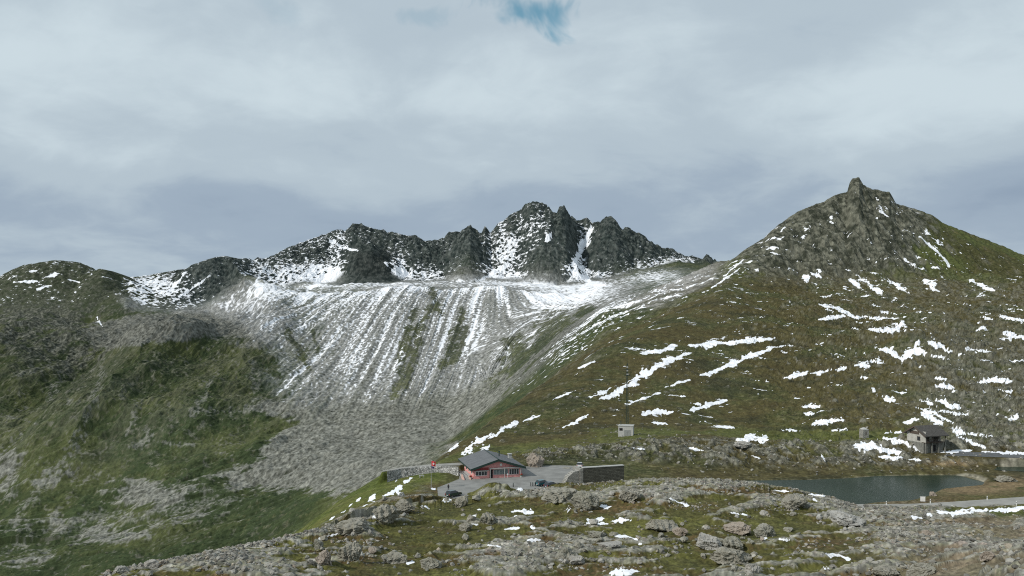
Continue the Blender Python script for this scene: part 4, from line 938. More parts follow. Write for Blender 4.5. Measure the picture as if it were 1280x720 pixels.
# loose stones nobody could count: one mesh
def stones(name, n, r0, r1, c0, c1, size, weight, seed, label):
    rs_ = np.random.RandomState(seed)
    base = []
    for k in range(6):
        b = rock_bm(900 + k, 1, 9, .10); b.verts.ensure_lookup_table()
        base.append((np.array([v.co[:] for v in b.verts], np.float32), np.array([[v.index for v in f.verts] for f in b.faces], np.int32))); b.free()
    V, Fc, Cc = [], [], []; vo = 0
    rr = rs_.randint(r0, r1, n * 6); cc = rs_.randint(c0, c1, n * 6)
    wv = weight(rr, cc); keep = rs_.rand(n * 6) < wv; rr, cc = rr[keep][:n], cc[keep][:n]
    for k in range(6):
        m = np.arange(len(rr)) % 6 == k; r_, c_ = rr[m], cc[m]; nn_ = len(r_)
        sz = size[0] * (size[1] / size[0]) ** (rs_.rand(nn_) ** 2.0)
        a = rs_.rand(nn_) * 6.283; bv, bf = base[k]
        sc3 = np.stack([sz, sz * rs_.uniform(.55, 1, nn_), sz * rs_.uniform(.35, .75, nn_)], 1)
        v = bv[None] * sc3[:, None, :]
        x_ = v[..., 0] * np.cos(a)[:, None] - v[..., 1] * np.sin(a)[:, None]; y_ = v[..., 0] * np.sin(a)[:, None] + v[..., 1] * np.cos(a)[:, None]
        tl = rs_.uniform(-.35, .35, nn_)[:, None]
        z_ = v[..., 2] + x_ * tl
        jx = rs_.uniform(-.4, .4, nn_) * 0
        P = np.stack([x_ + X[r_, c_][:, None], y_ + Y[r_, c_][:, None], z_ + (Z[r_, c_] + sc3[:, 2] * .25)[:, None]], -1)
        V.append(P.reshape(-1, 3)); nf_ = bf.shape[0]
        Fc.append((bf[None] + (np.arange(nn_) * bv.shape[0])[:, None, None] + vo).reshape(-1, 3)); vo += nn_ * bv.shape[0]
        g_ = rs_.uniform(.12, .36, nn_); warm = rs_.rand(nn_)
        col = np.stack([g_, g_ * (.97 - .08 * (warm > .85)), g_ * (.86 - .16 * (warm > .85))], 1)
        Cc.append(np.repeat(col, bv.shape[0], axis=0))
    V = np.concatenate(V).astype(np.float32); Fc = np.concatenate(Fc).astype(np.int32); Cc = np.concatenate(Cc)
    me = bpy.data.meshes.new(name); me.vertices.add(len(V)); me.vertices.foreach_set('co', V.ravel())
    me.loops.add(len(Fc) * 3); me.loops.foreach_set('vertex_index', Fc.ravel()); me.polygons.add(len(Fc)); me.polygons.foreach_set('loop_start', np.arange(0, len(Fc) * 3, 3, dtype=np.int32))
    me.update(calc_edges=True)
    ca = me.attributes.new('cover', 'FLOAT_COLOR', 'POINT'); c4 = np.ones((len(V), 4), np.float32); c4[:, :3] = Cc; ca.data.foreach_set('color', c4.ravel())
    me.shade_flat()
    return tag(link_mesh(name, me, TM), label, 'stones', None, 'stuff')
cL, cR = len(left) - 8, NC - len(right) + 8
def w_fg(r_, c_):
    ok = (np.abs(road_full[r_, c_]) > 0) & (S[r_] < 3.35)
    dd = dens[np.minimum(r_, dens.shape[0] - 1), c_]; n_ = nr[np.minimum(r_, nr.shape[0] - 1), c_]
    return np.where(ok, np.clip((dd + .6 * n_ - .10) * 1.5, .02, 1), 0) * (SNOW[r_, c_] < .3)
road_full = np.ones((NR, NC), np.float32)
road_full[road_q] = (road_sd > .6); road_full[pad_q] *= (pad_sd > .5)
stones('rubble', 15000, row_of(.8), row_of(3.4), cL, cR, (.10, .62), w_fg, 3, 'loose grey stones and rubble strewn over the foreground grass')
def w_crag(r_, c_): return np.where((U[c_] > 600), np.clip(rock_t[r_, c_] + .12, 0, 1), .06) * (road_full[r_, c_] > 0) * (SNOW[r_, c_] < .3) * (Z[r_, c_] > .25)
stones('scattered_stones', 3600, row_of(5.0), row_of(7.6), cL, cR, (.14, .75), w_crag, 4, 'loose stones scattered over the crag belt and meadow')
# ------------------------------------------------------------------ materials of built things
red = pmat('red_render', (.68, .31, .29), .85, 0, .12, .8)
dred = pmat('dark_red_boards', (.26, .05, .05), .8, 0, .15, 2)
roofm = pmat('grey_roofing', (.13, .135, .14), .7, 0, .12, .7, .01, .3)
dgreen = pmat('dark_green_metal', (.022, .045, .038), .5, 0, .1, 2)
white = pmat('white_paint', (.72, .71, .68), .6, 0, .06, 2)
lgrey = pmat('light_grey_trim', (.42, .42, .40), .7, 0, .08, 2)
glass = pmat('window_glass', (.03, .035, .04), .12, 0, .1, 1, 0, .6)
paleglass = pmat('pale_glazing', (.16, .19, .19), .25, 0, .25, 1.2, 0, .5)
concrete = pmat('concrete', (.42, .42, .40), .9, 0, .12, 1.5, .01)
pinkc = pmat('pink_plaster', (.56, .36, .30), .9, 0, .1, 1.5)
black = pmat('black_rubber', (.015, .015, .016), .8, 0, .1, 3)
steel = pmat('steel', (.35, .35, .35), .4, .8, .1, 3)
wood = pmat('weathered_wood', (.09, .07, .055), .85, 0, .25, 2)
def brickish(name, c0, c1, mort, scale, bw=.5, rh=.25):
    m = bpy.data.materials.new(name); m.use_nodes = True; t = NT(m.node_tree); b = t.n['Principled BSDF']
    tcn = t.new('ShaderNodeTexCoord'); sp = t.new('ShaderNodeSeparateXYZ'); t.link(tcn.outputs['Object'], sp.inputs[0])
    cb = t.new('ShaderNodeCombineXYZ'); t.link(t.math('ADD', sp.outputs[0], sp.outputs[1]), cb.inputs[0]); t.link(sp.outputs[2], cb.inputs[1])
    br = t.new('ShaderNodeTexBrick'); t.link(cb.outputs[0], br.inputs['Vector']); br.inputs['Scale'].default_value = scale
    br.inputs['Color1'].default_value = (*c0, 1); br.inputs['Color2'].default_value = (*c1, 1); br.inputs['Mortar'].default_value = (*mort, 1)
    br.inputs['Brick Width'].default_value = bw; br.inputs['Row Height'].default_value = rh; br.inputs['Mortar Size'].default_value = .025
    n = t.noise(tcn.outputs['Object'], 2.2, 5, .6)
    t.link(t.mix(.6, br.outputs['Color'], t.ramp(n, [(.3, (.35,) * 3), (.7, (1,) * 3)]), 'MULTIPLY'), b.inputs['Base Color'])
    b.inputs['Roughness'].default_value = .95
    bn = t.new('ShaderNodeBump'); bn.inputs['Distance'].default_value = .06; t.link(br.outputs['Fac'], bn.inputs['Height']); bn.invert = True; t.link(bn.outputs[0], b.inputs['Normal'])
    return m
stone_dark = brickish('dark_masonry', (.085, .085, .065), (.15, .148, .12), (.04, .04, .03), 1.0, .8, .38)
stone_light = brickish('light_masonry', (.33, .325, .29), (.42, .41, .37), (.15, .15, .13), 1.0, .7, .35)
slate = brickish('slate_roof', (.085, .08, .072), (.12, .112, .10), (.05, .048, .045), 1.6, .6, .4)

# --- restaurant: local x along the front, y to the back
fx, fy = at_z(592, 599, PADZ)
W_, L_, EH, AP = 13.4, 15.5, 2.9, 4.95
rest = empty('restaurant', (fx, fy, PADZ), R(15), 'low pink-red restaurant with a broad grey gable roof beside the car park', 'restaurant')
wl_ = MB(); wl_.prism([(0, 0, -.6), (W_, 0, -.6), (W_, 0, EH), (W_ / 2, 0, AP - .25), (0, 0, EH)], (0, L_, 0)); wl_ = wl_.build('wall', red, rest)
rf = MB()
ov, of, th = 1.0, 1.0, .28
sl_r = (AP - EH) / (W_ / 2)
zl = EH - ov * sl_r
rf.prism([(-ov, -of, zl + .02), (W_ / 2, -of, AP), (W_ / 2, -of, AP + th), (-ov, -of, zl + th)], (0, L_ + 2 * of, 0))
rf.prism([(W_ / 2 + .002, -of, AP), (W_ + ov, -of, zl + .02), (W_ + ov, -of, zl + th), (W_ / 2 + .002, -of, AP + th)], (0, L_ + 2 * of, 0))
rf = rf.build('roof', roofm, rest)
f_ = MB()
for sx in (0, 1):
    a = Vector((-ov if not sx else W_ + ov, -of - .06, zl)); b_ = Vector((W_ / 2, -of - .06, AP))
    f_.prism([a + Vector((0, 0, -.28)), b_ + Vector((0, 0, -.28)), b_ + Vector((0, 0, .32)), a + Vector((0, 0, .32))], (0, .055, 0))
f_.box(-ov - .08, -ov - .003, -of, L_ + of, zl - .16, zl + .2); f_.box(W_ + ov + .003, W_ + ov + .08, -of, L_ + of, zl - .16, zl + .2)
f_.build('fascia', dgreen, rf)
MB().box(W_ / 2 - .15, W_ / 2 + .15, -of, L_ + of, AP + th + .003, AP + th + .09).build('ridge_cap', dgreen, rf)
ch = MB(); ch.box(W_ - 1.1, W_ - .2, 9.6, 10.5, 2.8, 4.6); ch.box(W_ - 1.25, W_ - .05, 9.45, 10.65, 4.603, 4.8); ch.build('chimney', lgrey, rf)
v_ = MB(); v_.tube((7.3, 3.4, 4.8), (7.3, 3.4, 6.3), .09); v_.tube((7.3, 3.4, 6.302), (7.3, 3.4, 6.45), .16); v_.build('vent_pipe', steel, rf)
v_ = MB(); v_.tube((9.2, 8.4, 4.2), (9.2, 8.4, 5.7), .16); v_.tube((9.2, 8.4, 5.702), (9.2, 8.4, 5.9), .26); v_.build('vent_pipe', dgreen, rf)
MB().box(.02, 4.15, -.05, -.002, 2.1, 3.0).build('upper_boards', dred, rest)
MB().box(4.3, W_ - .1, -.75, -.004, 2.62, 2.82).build('canopy_beam', lgrey, rest)
MB().box(.2, 4.2, -.28, -.052, 2.12, 2.26).build('window_lintel', lgrey, rest)
def window(x0, x1, z0, z1, n, parent, name='window', y=-.002, fr=white, gl=glass, dep=.08):
    fm = MB(); t_ = .09
    fm.box(x0, x1, y - dep, y, z1 - t_, z1); fm.box(x0, x1, y - dep, y, z0, z0 + t_)
    for i in range(n + 1):
        c = x0 + t_ / 2 + (x1 - x0 - t_) * i / n; fm.box(c - t_ / 2, c + t_ / 2, y - dep + .002, y - .002, z0 + t_ + .001, z1 - t_ - .001)
    fm = fm.build(name, fr, parent); MB().box(x0 + t_, x1 - t_, y - dep * .5, y - .005, z0 + t_, z1 - t_).build('pane', gl, fm)
    return fm
window(.55, 3.75, .85, 2.05, 4, rest)
window(9.9, 12.7, .75, 2.35, 4, rest)
window(5.5, 9.6, .9, 2.35, 5, rest, 'glazed_front', -.002, lgrey, paleglass)
dr = MB().box(4.45, 5.3, -.09, -.002, .02, 2.35).build('door', black, rest); MB().box(5.12, 5.2, -.14, -.091, 1.0, 1.2).build('handle', steel, dr)
em = MB(); em.tube((7.6, -.02, 3.6), (7.6, -.1, 3.6), .36, n=20); em.build('round_emblem', white, rest)
em = MB(); em.tube((9.3, -.76, 1.0), (9.3, -.82, 1.0), .24, n=16); em.tube((9.3, -.79, 0.02), (9.3, -.79, .78), .04); em.build('round_menu_board', white, rest)
for px_ in (4.4, 8.4, 12.9): MB().box(px_, px_ + .14, -.74, -.60, .0, 2.618).build('canopy_post', lgrey, rest)
# side windows (left wall)
for k in range(4):
    y0 = 1.6 + k * 3.4
    fm = MB(); fm.box(-.07, -.002, y0, y0 + 1.5, 1.0, 1.09); fm.box(-.07, -.002, y0, y0 + 1.5, 2.2, 2.29); fm.box(-.068, -.004, y0, y0 + .09, 1.092, 2.198); fm.box(-.068, -.004, y0 + 1.41, y0 + 1.5, 1.092, 2.198)
    fm = fm.build('window', white, rest); MB().box(-.035, -.006, y0 + .09, y0 + 1.41, 1.09, 2.2).build('pane', glass, fm)
# terrace on the left side with railing and steps
te = MB(); te.box(-2.6, -.08, 1.6, 9.5, -1.2, .55); te.build('terrace', concrete, rest)
rl = MB()
for k in range(7): rl.tube((-2.5, 1.7 + k * 1.28, .55), (-2.5, 1.7 + k * 1.28, 1.55), .04, n=6)
rl.box(-2.56, -2.44, 1.6, 9.5, 1.55, 1.63); rl.box(-2.54, -2.46, 1.6, 9.5, 1.0, 1.06); rl.build('railing', wood, rest)
stp = MB()
for k in range(4): stp.box(-2.5, -1.1, .2 + k * .35, 1.597, -.6 + .0 * k, .13 * (k + 1) + .01 * k)
stp.build('steps', concrete, rest)
MB().prism([(-3.0, -1.0, -.8), (-3.0, 1.9, -.8), (-3.0, 1.9, 1.1), (-3.0, -1.0, .25)], (.35, 0, 0)).build('stair_wall', pinkc, rest)
MB().prism([(-1.1, -1.0, -.8), (-1.1, 1.55, -.8), (-1.1, 1.55, .8), (-1.1, -1.0, .2)], (.25, 0, 0)).build('stair_wall', pinkc, rest)
def loc(x, y, z=0):  # restaurant frame to world
    c, s_ = math.cos(R(15)), math.sin(R(15)); return Vector((fx + c * x - s_ * y, fy + s_ * x + c * y, PADZ + .05 + z))
# flower tubs
leafy = pmat('red_blossoms', (.45, .035, .03), .8, 0, .4, 9); leafg = pmat('leaves', (.05, .09, .03), .8, 0, .3, 9)
def tub(x, y, label):
    e = empty('flower_tub', loc(x, y), R(15), label, 'planter', 'tubs of red flowers at the restaurant corners')
    MB().tube((0, 0, 0), (0, 0, .45), .28, .36, 12).build('pot', concrete, e)
    for nm, mt, n, rr, zz_ in (('leaves', leafg, 26, .40, .55), ('blossoms', leafy, 22, .42, .72)):
        b = MB()
        for i in range(n):
            a, q_ = random.uniform(0, 6.28), random.random() ** .5 * rr
            c = Vector((q_ * math.cos(a), q_ * math.sin(a), zz_ + random.uniform(-.08, .16)))
            b.tube(c, c + Vector((random.uniform(-.1, .1), random.uniform(-.1, .1), .14)), .09, .02, 5)
        b.build(nm, mt, e)
tub(-.7, .4, 'tub of red flowers at the left front corner of the restaurant')
tub(W_ - .3, -.9, 'tub of red flowers at the right front corner of the restaurant')

# --- cars
def car(x, y, rz, paint, label, L=4.3, estate=True):
    e = empty('parked_car', (x, y, PADZ + .05), rz, label, 'car', 'cars parked by the restaurant')
    h = L / 2; W2 = .86
    lower = [(-h, .35), (-h, .78), (-h + .12, .95), (-h + .35, 1.0), (h - 1.25, .98), (h - .2, .80), (h, .62), (h - .02, .35)]
    b = MB(); b.loft([[(px_, s_ * W2, z) for px_, z in lower] for s_ in (-1, 1)]); b.bevel(.06, 2); body = b.build('body', paint, e)
    top = ([(-h + .12, 1.0), (-h + .45, 1.46), (h - 2.15, 1.50), (h - 1.25, 1.0)] if estate else [(-h + .4, 1.0), (-h + 1.0, 1.42), (h - 2.1, 1.44), (h - 1.2, 1.0)])
    g_ = MB(); g_.loft([[(px_, sgn * W2 * (.97 if z < 1.1 else .78), z) for px_, z in top] for sgn in (-1, 1)]); g_.build('windows', glass, e)
    t0, t1_ = top[1], top[2]
    MB().box(t0[0] + .02, t1_[0] - .04, -W2 * .76, W2 * .76, t1_[1] - .02, t1_[1] + .04).bevel(.02).build('roof', paint, e)
    for sx in (-1, 1):
        for sy in (-1, 1):
            cxw = sx * (h - .8); ty = MB(); ty.tube((cxw, sy * (W2 - .2), .32), (cxw, sy * (W2 + .02), .32), .32, n=16); wh = ty.build('wheel', black, e)
            MB().tube((cxw, sy * (W2 + .022), .32), (cxw, sy * (W2 + .035), .32), .19, n=12).build('rim', steel, wh)
    for sy in (-1, 1):
        MB().box(h - .09, h + .012, sy * .62 - .17, sy * .62 + .17, .60, .74).build('headlight', white, e)
        MB().box(-h - .012, -h + .05, sy * .70 - .1, sy * .70 + .1, .66, .88).build('tail_light', leafy, e)
    MB().box(-h - .02, -h - .002, -.26, .26, .5, .61).build('number_plate', white, e)
    return e
def carpaint(n, c):
    m = pmat(n, c, .28, 0, .03, 1, 0, .6); m.node_tree.nodes['Principled BSDF'].inputs['Coat Weight'].default_value = .6; return m
pt_g = carpaint('dark_green_paint', (.018, .045, .04)); pt_t = carpaint('teal_paint', (.03, .12, .14)); pt_n = carpaint('navy_paint', (.02, .03, .045)); pt_w = carpaint('silver_paint', (.55, .56, .55))
x_, y_ = at_z(567, 620.5, PADZ); car(x_, y_, R(48), pt_g, 'dark green estate car parked left of the restaurant, nose up the drive')
x_, y_ = at_z(679, 607, PADZ); car(x_, y_, R(38), pt_t, 'teal car parked on the right of the lot beside the navy one')
x_, y_ = at_z(690, 609.5, PADZ); car(x_, y_, R(38), pt_n, 'navy car half hidden behind rocks, right of the teal car')
x_, y_ = at_z(725, 584, PADZ); car(x_, y_, R(80), pt_w, 'silver car alone at the far right edge of the car park', 3.6)

# --- person standing by the estate car
def person(x, y, z, rz, label):
    J = [(0, 0, .93), (0, 0, 1.15), (0, .01, 1.38), (0, .01, 1.50), (0, .02, 1.60), (0, .03, 1.70),
         (-.09, 0, .86), (-.11, .02, .48), (-.12, -.01, .08), (-.12, .14, .04), (.09, 0, .86), (.12, .05, .48), (.14, .0, .08), (.14, .15, .04),
         (-.19, .0, 1.40), (-.25, -.03, 1.13), (-.22, .10, .92), (-.21, .15, .86), (.19, .0, 1.40), (.26, -.02, 1.13), (.23, .12, .94), (.22, .17, .89)]
    E = [(0, 1), (1, 2), (2, 3), (3, 4), (4, 5), (0, 6), (6, 7), (7, 8), (8, 9), (0, 10), (10, 11), (11, 12), (12, 13), (2, 14), (14, 15), (15, 16), (16, 17), (2, 18), (18, 19), (19, 20), (20, 21)]
    rr = [.15, .14, .15, .06, .09, .085, .10, .07, .05, .035, .10, .07, .05, .035, .07, .052, .036, .03, .07, .052, .036, .03]
    me = bpy.data.meshes.new('person'); me.from_pydata(J, E, [])
    root = empty('person', (x, y, z), rz, label, 'person')
    o = bpy.data.objects.new('body', me); COL.objects.link(o); o.parent = root
    sk = o.modifiers.new('skin', 'SKIN')
    for i, v in enumerate(me.skin_vertices[0].data): v.radius = (rr[i], rr[i] * .85); v.use_root = (i == 0)
    o.modifiers.new('sub', 'SUBSURF').levels = 1; o.modifiers['sub'].render_levels = 1
    m = bpy.data.materials.new('dark_clothes'); m.use_nodes = True; t = NT(m.node_tree); b = t.n['Principled BSDF']
    tcn = t.new('ShaderNodeTexCoord'); sp = t.new('ShaderNodeSeparateXYZ'); t.link(tcn.outputs['Object'], sp.inputs[0])
    c = t.mix(t.math('GREATER_THAN', sp.outputs[2], .9), (.03, .032, .04), (.022, .025, .028)); c = t.mix(t.math('GREATER_THAN', sp.outputs[2], 1.5), c, (.45, .28, .21))
    t.link(c, b.inputs['Base Color']); b.inputs['Roughness'].default_value = .9; me.materials.append(m)
    hb = bmesh.new(); bmesh.ops.create_icosphere(hb, subdivisions=2, radius=.108)
    for v in hb.verts: v.co = Vector((v.co.x, v.co.y * 1.05 - .015, max(v.co.z, -.02 if v.co.y > 0 else -.1) + 1.68))
    hm = bpy.data.meshes.new('hair'); hb.to_mesh(hm); hb.free(); link_mesh('hair', hm, black, root)
    nb_ = MB(); nb_.tube((0, .10, 1.62), (0, .135, 1.60), .02, .014, 6); nb_.build('nose', pinkc, root)
    return root
x_, y_ = at_z(560.5, 614, PADZ); person(x_, y_, PADZ + .05, R(200), 'person in dark clothes standing behind the dark green estate car')

# --- posts
def bollard(px, py, label, grp=True):
    x, y = at_z(px, py, PADZ); e = empty('bollard', (x, y, PADZ + .05), 0, label, 'bollard', 'dark bollards on the car park' if grp else None)
    MB().tube((0, 0, 0), (0, 0, .95), .11, .10, 10).build('shaft', black, e); MB().tube((0, 0, .951), (0, 0, 1.05), .13, .07, 10).build('cap', dgreen, e)
bollard(663.5, 608, 'leftmost of the three dark bollards left of the teal car')
bollard(666, 608, 'middle one of the three dark bollards left of the teal car')
bollard(669, 608, 'dark bollard closest to the teal car')
bollard(641.5, 609, 'lone dark bollard beside a small snow patch')
pw = pmat('post_white', (.75, .75, .72), .6, 0, .05)
def delineator(px, py, label):
    x, y = at_z(px, py, ROADZ); e = empty('delineator_post', (x, y, ROADZ), 0, label, 'road post', 'white posts along the lake road')
    MB().box(-.09, .09, -.06, .06, 0, .72).build('shaft', pw, e); MB().box(-.092, .092, -.062, .062, .721, .86).build('black_band', black, e); MB().prism([(-.09, -.06, .861), (.09, -.06, .861), (.09, -.06, 1.08), (-.09, -.06, 1.0)], (0, .12, 0)).build('top', pw, e)
delineator(1108, 632, 'white road post furthest left, against the lake'); delineator(1163, 629.5, 'white road post just right of the white board')
delineator(1190, 637.2, 'white post on the near verge, above the left end of the long snow strip'); delineator(1234, 625.5, 'tall-looking white post in front of the brown beach')
delineator(1270.5, 632, 'rightmost white road post, on the near verge')
# white board at the shore
x_, y_ = at_z(1153.5, 627.5, ROADZ); e = empty('roadside_board', (x_, y_, ROADZ - .1), R(-12), 'white-grey board on two legs beside the lake road', 'board')
MB().box(-.55, .55, -.04, .04, .25, 1.35).build('panel', white, e); MB().box(-.5, -.42, .042, .12, 0, 1.3).build('leg', steel, e); MB().box(.42, .5, .042, .12, 0, 1.3).build('leg', steel, e)
MB().box(-.62, .62, -.05, .14, 1.352, 1.46).build('cap', lgrey, e)

# --- flagpole
gp = ground_px(538.5, 611, 3.6)
e = empty('flagpole', gp, 0, 'tall pole with a hanging red flag above the green slope left of the restaurant', 'flagpole')
hp = 35 * gp.y / F
MB().tube((0, 0, -.4), (0, 0, hp), .07, .045, 8).build('pole', lgrey, e)
b = MB(); b.tube((0, 0, hp + .002), (0, 0, hp + .14), .09, .03, 8); b.build('finial', steel, e)
def flag(z0, z1, w0, mat, name, x0=.06):
    n = 10; fr, bk = [], []
    b = bmesh.new(); g0 = []
    for i in range(n + 1):
        row = []
        for j in range(5):
            u_ = i / n; xx = x0 + w0 * u_; yy = .12 * math.sin(u_ * 8 + j * .4) * u_
            row.append(b.verts.new((xx, yy, z1 - (z1 - z0) * j / 4 - .25 * u_)))
        g0.append(row)
    for i in range(n):
        for j in range(4): b.faces.new((g0[i][j], g0[i + 1][j], g0[i + 1][j + 1], g0[i][j + 1]))
    me = bpy.data.meshes.new(name); b.to_mesh(me); b.free(); o = link_mesh(name, me, mat, e)
    sd2 = o.modifiers.new('t', 'SOLIDIFY'); sd2.thickness = .015; return o
fred = pmat('flag_red', (.62, .06, .07), .8, 0, .05); fblue = pmat('flag_blue', (.07, .05, .14), .8, 0, .05)
flg = flag(hp - 1.35, hp - .1, 1.05, fred, 'red_flag')
crs = MB(); crs.box(.32, .86, -.16, -.13, hp - .98, hp - .80); crs.box(.50, .68, -.158, -.128, hp - 1.16, hp - .983); crs.box(.50, .68, -.158, -.128, hp - .797, hp - .62); crs.build('white_cross', white, flg)
flag(hp - 1.95, hp - 1.45, .7, fblue, 'lower_pennant')

# --- embankment below the upper road
tops = [(484, 589.5), (500, 586), (520, 584), (545, 582.6), (560, 583), (573, 584)]
bots = [(484, 591), (500, 590), (522, 589), (545, 593), (560, 597), (573, 600.5)]
NT_, V_ = 60, []
bmx = bmesh.new(); rows_ = []
for i in range(NT_ + 1):
    pxx = 484 + (573 - 484) * i / NT_
    ty_ = np.interp(pxx, [p[0] for p in tops], [p[1] for p in tops]); by_ = np.interp(pxx, [p[0] for p in bots], [p[1] for p in bots])
    a = Vector((*at_z(pxx, ty_, R3Z + .35), R3Z + .35)); zb = max(PADZ - .6, R3Z + .2 - (by_ - ty_) * .17); bpt = Vector((*at_z(pxx, by_ + 1.5, zb), zb - 2.6))
    row = []
    for j in range(9):
        p = bpt.lerp(a, j / 8); p = p + Vector((0, -1, .3)) * .22 * mnoise.noise(p * 1.3) * (1 if 0 < j < 8 else .3); row.append(bmx.verts.new(p))
    row.append(bmx.verts.new(a + Vector((.1, .7, 0)))); row.append(bmx.verts.new(a + Vector((.1, .7, -3.0)))); rows_.append(row)
for i in range(NT_):
    for j in range(10): bmx.faces.new((rows_[i][j], rows_[i + 1][j], rows_[i + 1][j + 1], rows_[i][j + 1]))
me = bpy.data.meshes.new('retaining_wall'); bmx.to_mesh(me); bmx.free()
vor = bpy.data.materials.new('pale_rubble_masonry'); vor.use_nodes = True; t = NT(vor.node_tree); b = t.n['Principled BSDF']
g_ = t.new('ShaderNodeNewGeometry'); vn = t.new('ShaderNodeTexVoronoi'); t.link(g_.outputs['Position'], vn.inputs['Vector']); vn.inputs['Scale'].default_value = 1.7
ve = t.new('ShaderNodeTexVoronoi', feature='DISTANCE_TO_EDGE'); t.link(g_.outputs['Position'], ve.inputs['Vector']); ve.inputs['Scale'].default_value = 1.7
sp = t.new('ShaderNodeSeparateColor'); t.link(vn.outputs['Color'], sp.inputs[0])
c = t.mix(sp.outputs[0], (.20, .20, .18), (.46, .45, .42)); c = t.mix(t.maprange(ve.outputs['Distance'], .0, .12), (.05, .05, .045), c); t.link(c, b.inputs['Base Color']); b.inputs['Roughness'].default_value = .95
tag(link_mesh('retaining_wall', me, vor), 'long pale rubble-stone embankment wall carrying the upper road left of the restaurant', 'wall')
# stone bench / marker on the green slope
gp = ground_px(527, 597, 3.6)
e = empty('stone_bench', gp, R(20), 'grey stone bench on the green slope left of the flagpole', 'bench')
MB().box(-.7, .7, -.22, .22, .45, .6).bevel(.03).build('seat', concrete, e); MB().box(-.55, -.35, -.18, .18, -.2, .449).build('leg', concrete, e); MB().box(.35, .55, -.18, .18, -.2, .449).build('leg', concrete, e)

# --- dark stone building / wall right of the car park
x0, y0 = at_z(729, 604, PADZ); x1, y1 = at_z(780, 600.5, PADZ)
ang = math.atan2(y1 - y0, x1 - x0); ln = math.hypot(x1 - x0, y1 - y0)
e = empty('stone_wall', (x0, y0, PADZ), ang, 'thick dark masonry wall standing right of the car park', 'wall')
HW = 18.5 * y0 / F
MB().box(0, ln, 0, 1.1, -1.0, HW).build('wall', stone_dark, e)
MB().box(-.08, ln + .08, -.08, 1.18, HW + .002, HW + .22).bevel(.03).build('coping', lgrey, e)
MB().box(-.9, -.003, -.05, 5.2, -1, HW - .15).build('side_wall', stone_light, e)  # sunlit left end: paler masonry paints the sun here and on the wing
b = MB()
b.prism([(-5.0, .2, -1), (-.903, .2, -1), (-.903, .2, HW - .5), (-2.6, .2, HW - .9), (-4.1, .2, HW - 2.0), (-5.0, .2, .3)], (.0, 2.2, 0)); b.build('stepped_wing', stone_light, e)

# --- transformer box and mast on the hill
gp = ground_px(782, 545.5, 6)
e = empty('utility_box', gp, R(-14), 'pale concrete utility box on the brown hillside above the crags', 'utility box')
bw = 20 * gp.y / F * .92; bh = 12.5 * gp.y / F
MB().box(-bw / 2, bw / 2, 0, bw * .7, -.8, bh).build('box', concrete, e)
MB().box(-bw / 2 - .15, bw / 2 + .15, -.15, bw * .7 + .15, bh + .002, bh + .22).build('roof_slab', lgrey, e)
for k in range(2): MB().box(-bw * .1 + k * bw * .24, bw * .12 + k * bw * .24, -.06, -.002, .1, bh * .62).build('door', pmat('grey_steel', (.25, .26, .25), .6), e)
MB().box(-bw * .42, -bw * .2, -.05, -.003, bh * .55, bh * .8).build('vent', black, e)
v_ = MB(); v_.tube((-bw * .35, bw * .3, bh + .222), (-bw * .35, bw * .3, bh + 1.6), .12); v_.build('insulator', dgreen, e)
mp_ = ground_px(786, 545.0, 6) + Vector((0, 4.0, 0)); mp_.z = ground_z(mp_.x, mp_.y)
mh = (545.5 - 455) * mp_.y / F
e = empty('lattice_mast', mp_, R(10), 'thin dark lattice mast rising behind the concrete utility box', 'mast')
for sx, sy in ((-1, -1), (1, -1), (1, 1), (-1, 1)): MB().tube((sx * .42, sy * .42, -.5), (sx * .16, sy * .16, mh * .985), .055, .035, 6).build('leg', dgreen, e)
b = MB(); nseg = 26
for k in range(nseg):
    z0, z1 = mh * k / nseg, mh * (k + 1) / nseg; w0 = .42 - .26 * k / nseg; w1 = .42 - .26 * (k + 1) / nseg
    for (ax, ay, bx_, by_) in ((-1, -1, 1, -1), (1, -1, 1, 1), (1, 1, -1, 1), (-1, 1, -1, -1)):
        b.tube((ax * w0, ay * w0, z0), (bx_ * w1, by_ * w1, z1), .028, n=4)
b.build('bracing', dgreen, e)
for k, (zf, wd) in enumerate(((.90, 1.5), (.82, 1.1))): MB().box(-wd, wd, -.07, .07, mh * zf, mh * zf + .14).build('crossarm', dgreen, e)
for k in range(3): MB().box(-.3 + .0 * k, .3, -.28, -.17, mh * (.93 - .05 * k), mh * (.93 - .05 * k) + .5).build('antenna_panel', lgrey, e)
MB().tube((0, 0, mh * .985), (0, 0, mh * 1.06), .03, n=6).build('lightning_rod', dgreen, e)

# --- stone pillar
gp = ground_px(1080, 548.5, 6); ph = 12.5 * gp.y / F; pw_ = 8 * gp.y / F
e = empty('stone_pillar', gp, R(12), 'squat pale stone pillar on the meadow above a big snow patch', 'pillar')
MB().prism([(-pw_ / 2, -pw_ / 2, -.6), (pw_ / 2, -pw_ / 2, -.6), (pw_ / 2, pw_ / 2, -.6), (-pw_ / 2, pw_ / 2, -.6)], (0, 0, ph * .85 + .6)).build('shaft', stone_light, e)
b = MB(); b.loft([[(-pw_ * .46, -pw_ * .46, ph * .852), (pw_ * .46, -pw_ * .46, ph * .852), (pw_ * .46, pw_ * .46, ph * .852), (-pw_ * .46, pw_ * .46, ph * .852)], [(-.25, -.25, ph * 1.02), (.25, -.25, ph * 1.02), (.25, .25, ph * 1.02), (-.25, .25, ph * 1.02)]]); b.build('cap', lgrey, e)
MB().box(-.22, .22, -pw_ / 2 - .03, -pw_ / 2 - .002, ph * .35, ph * .58).build('plaque', wood, e)

# --- chalet above the lake
cxh, cyh = at_z(1157, 566, 4.0)
e = empty('chalet', (cxh, cyh, 4.0), R(17), 'small white-walled chalet with grey slate roof and timber balcony over the lake', 'chalet')
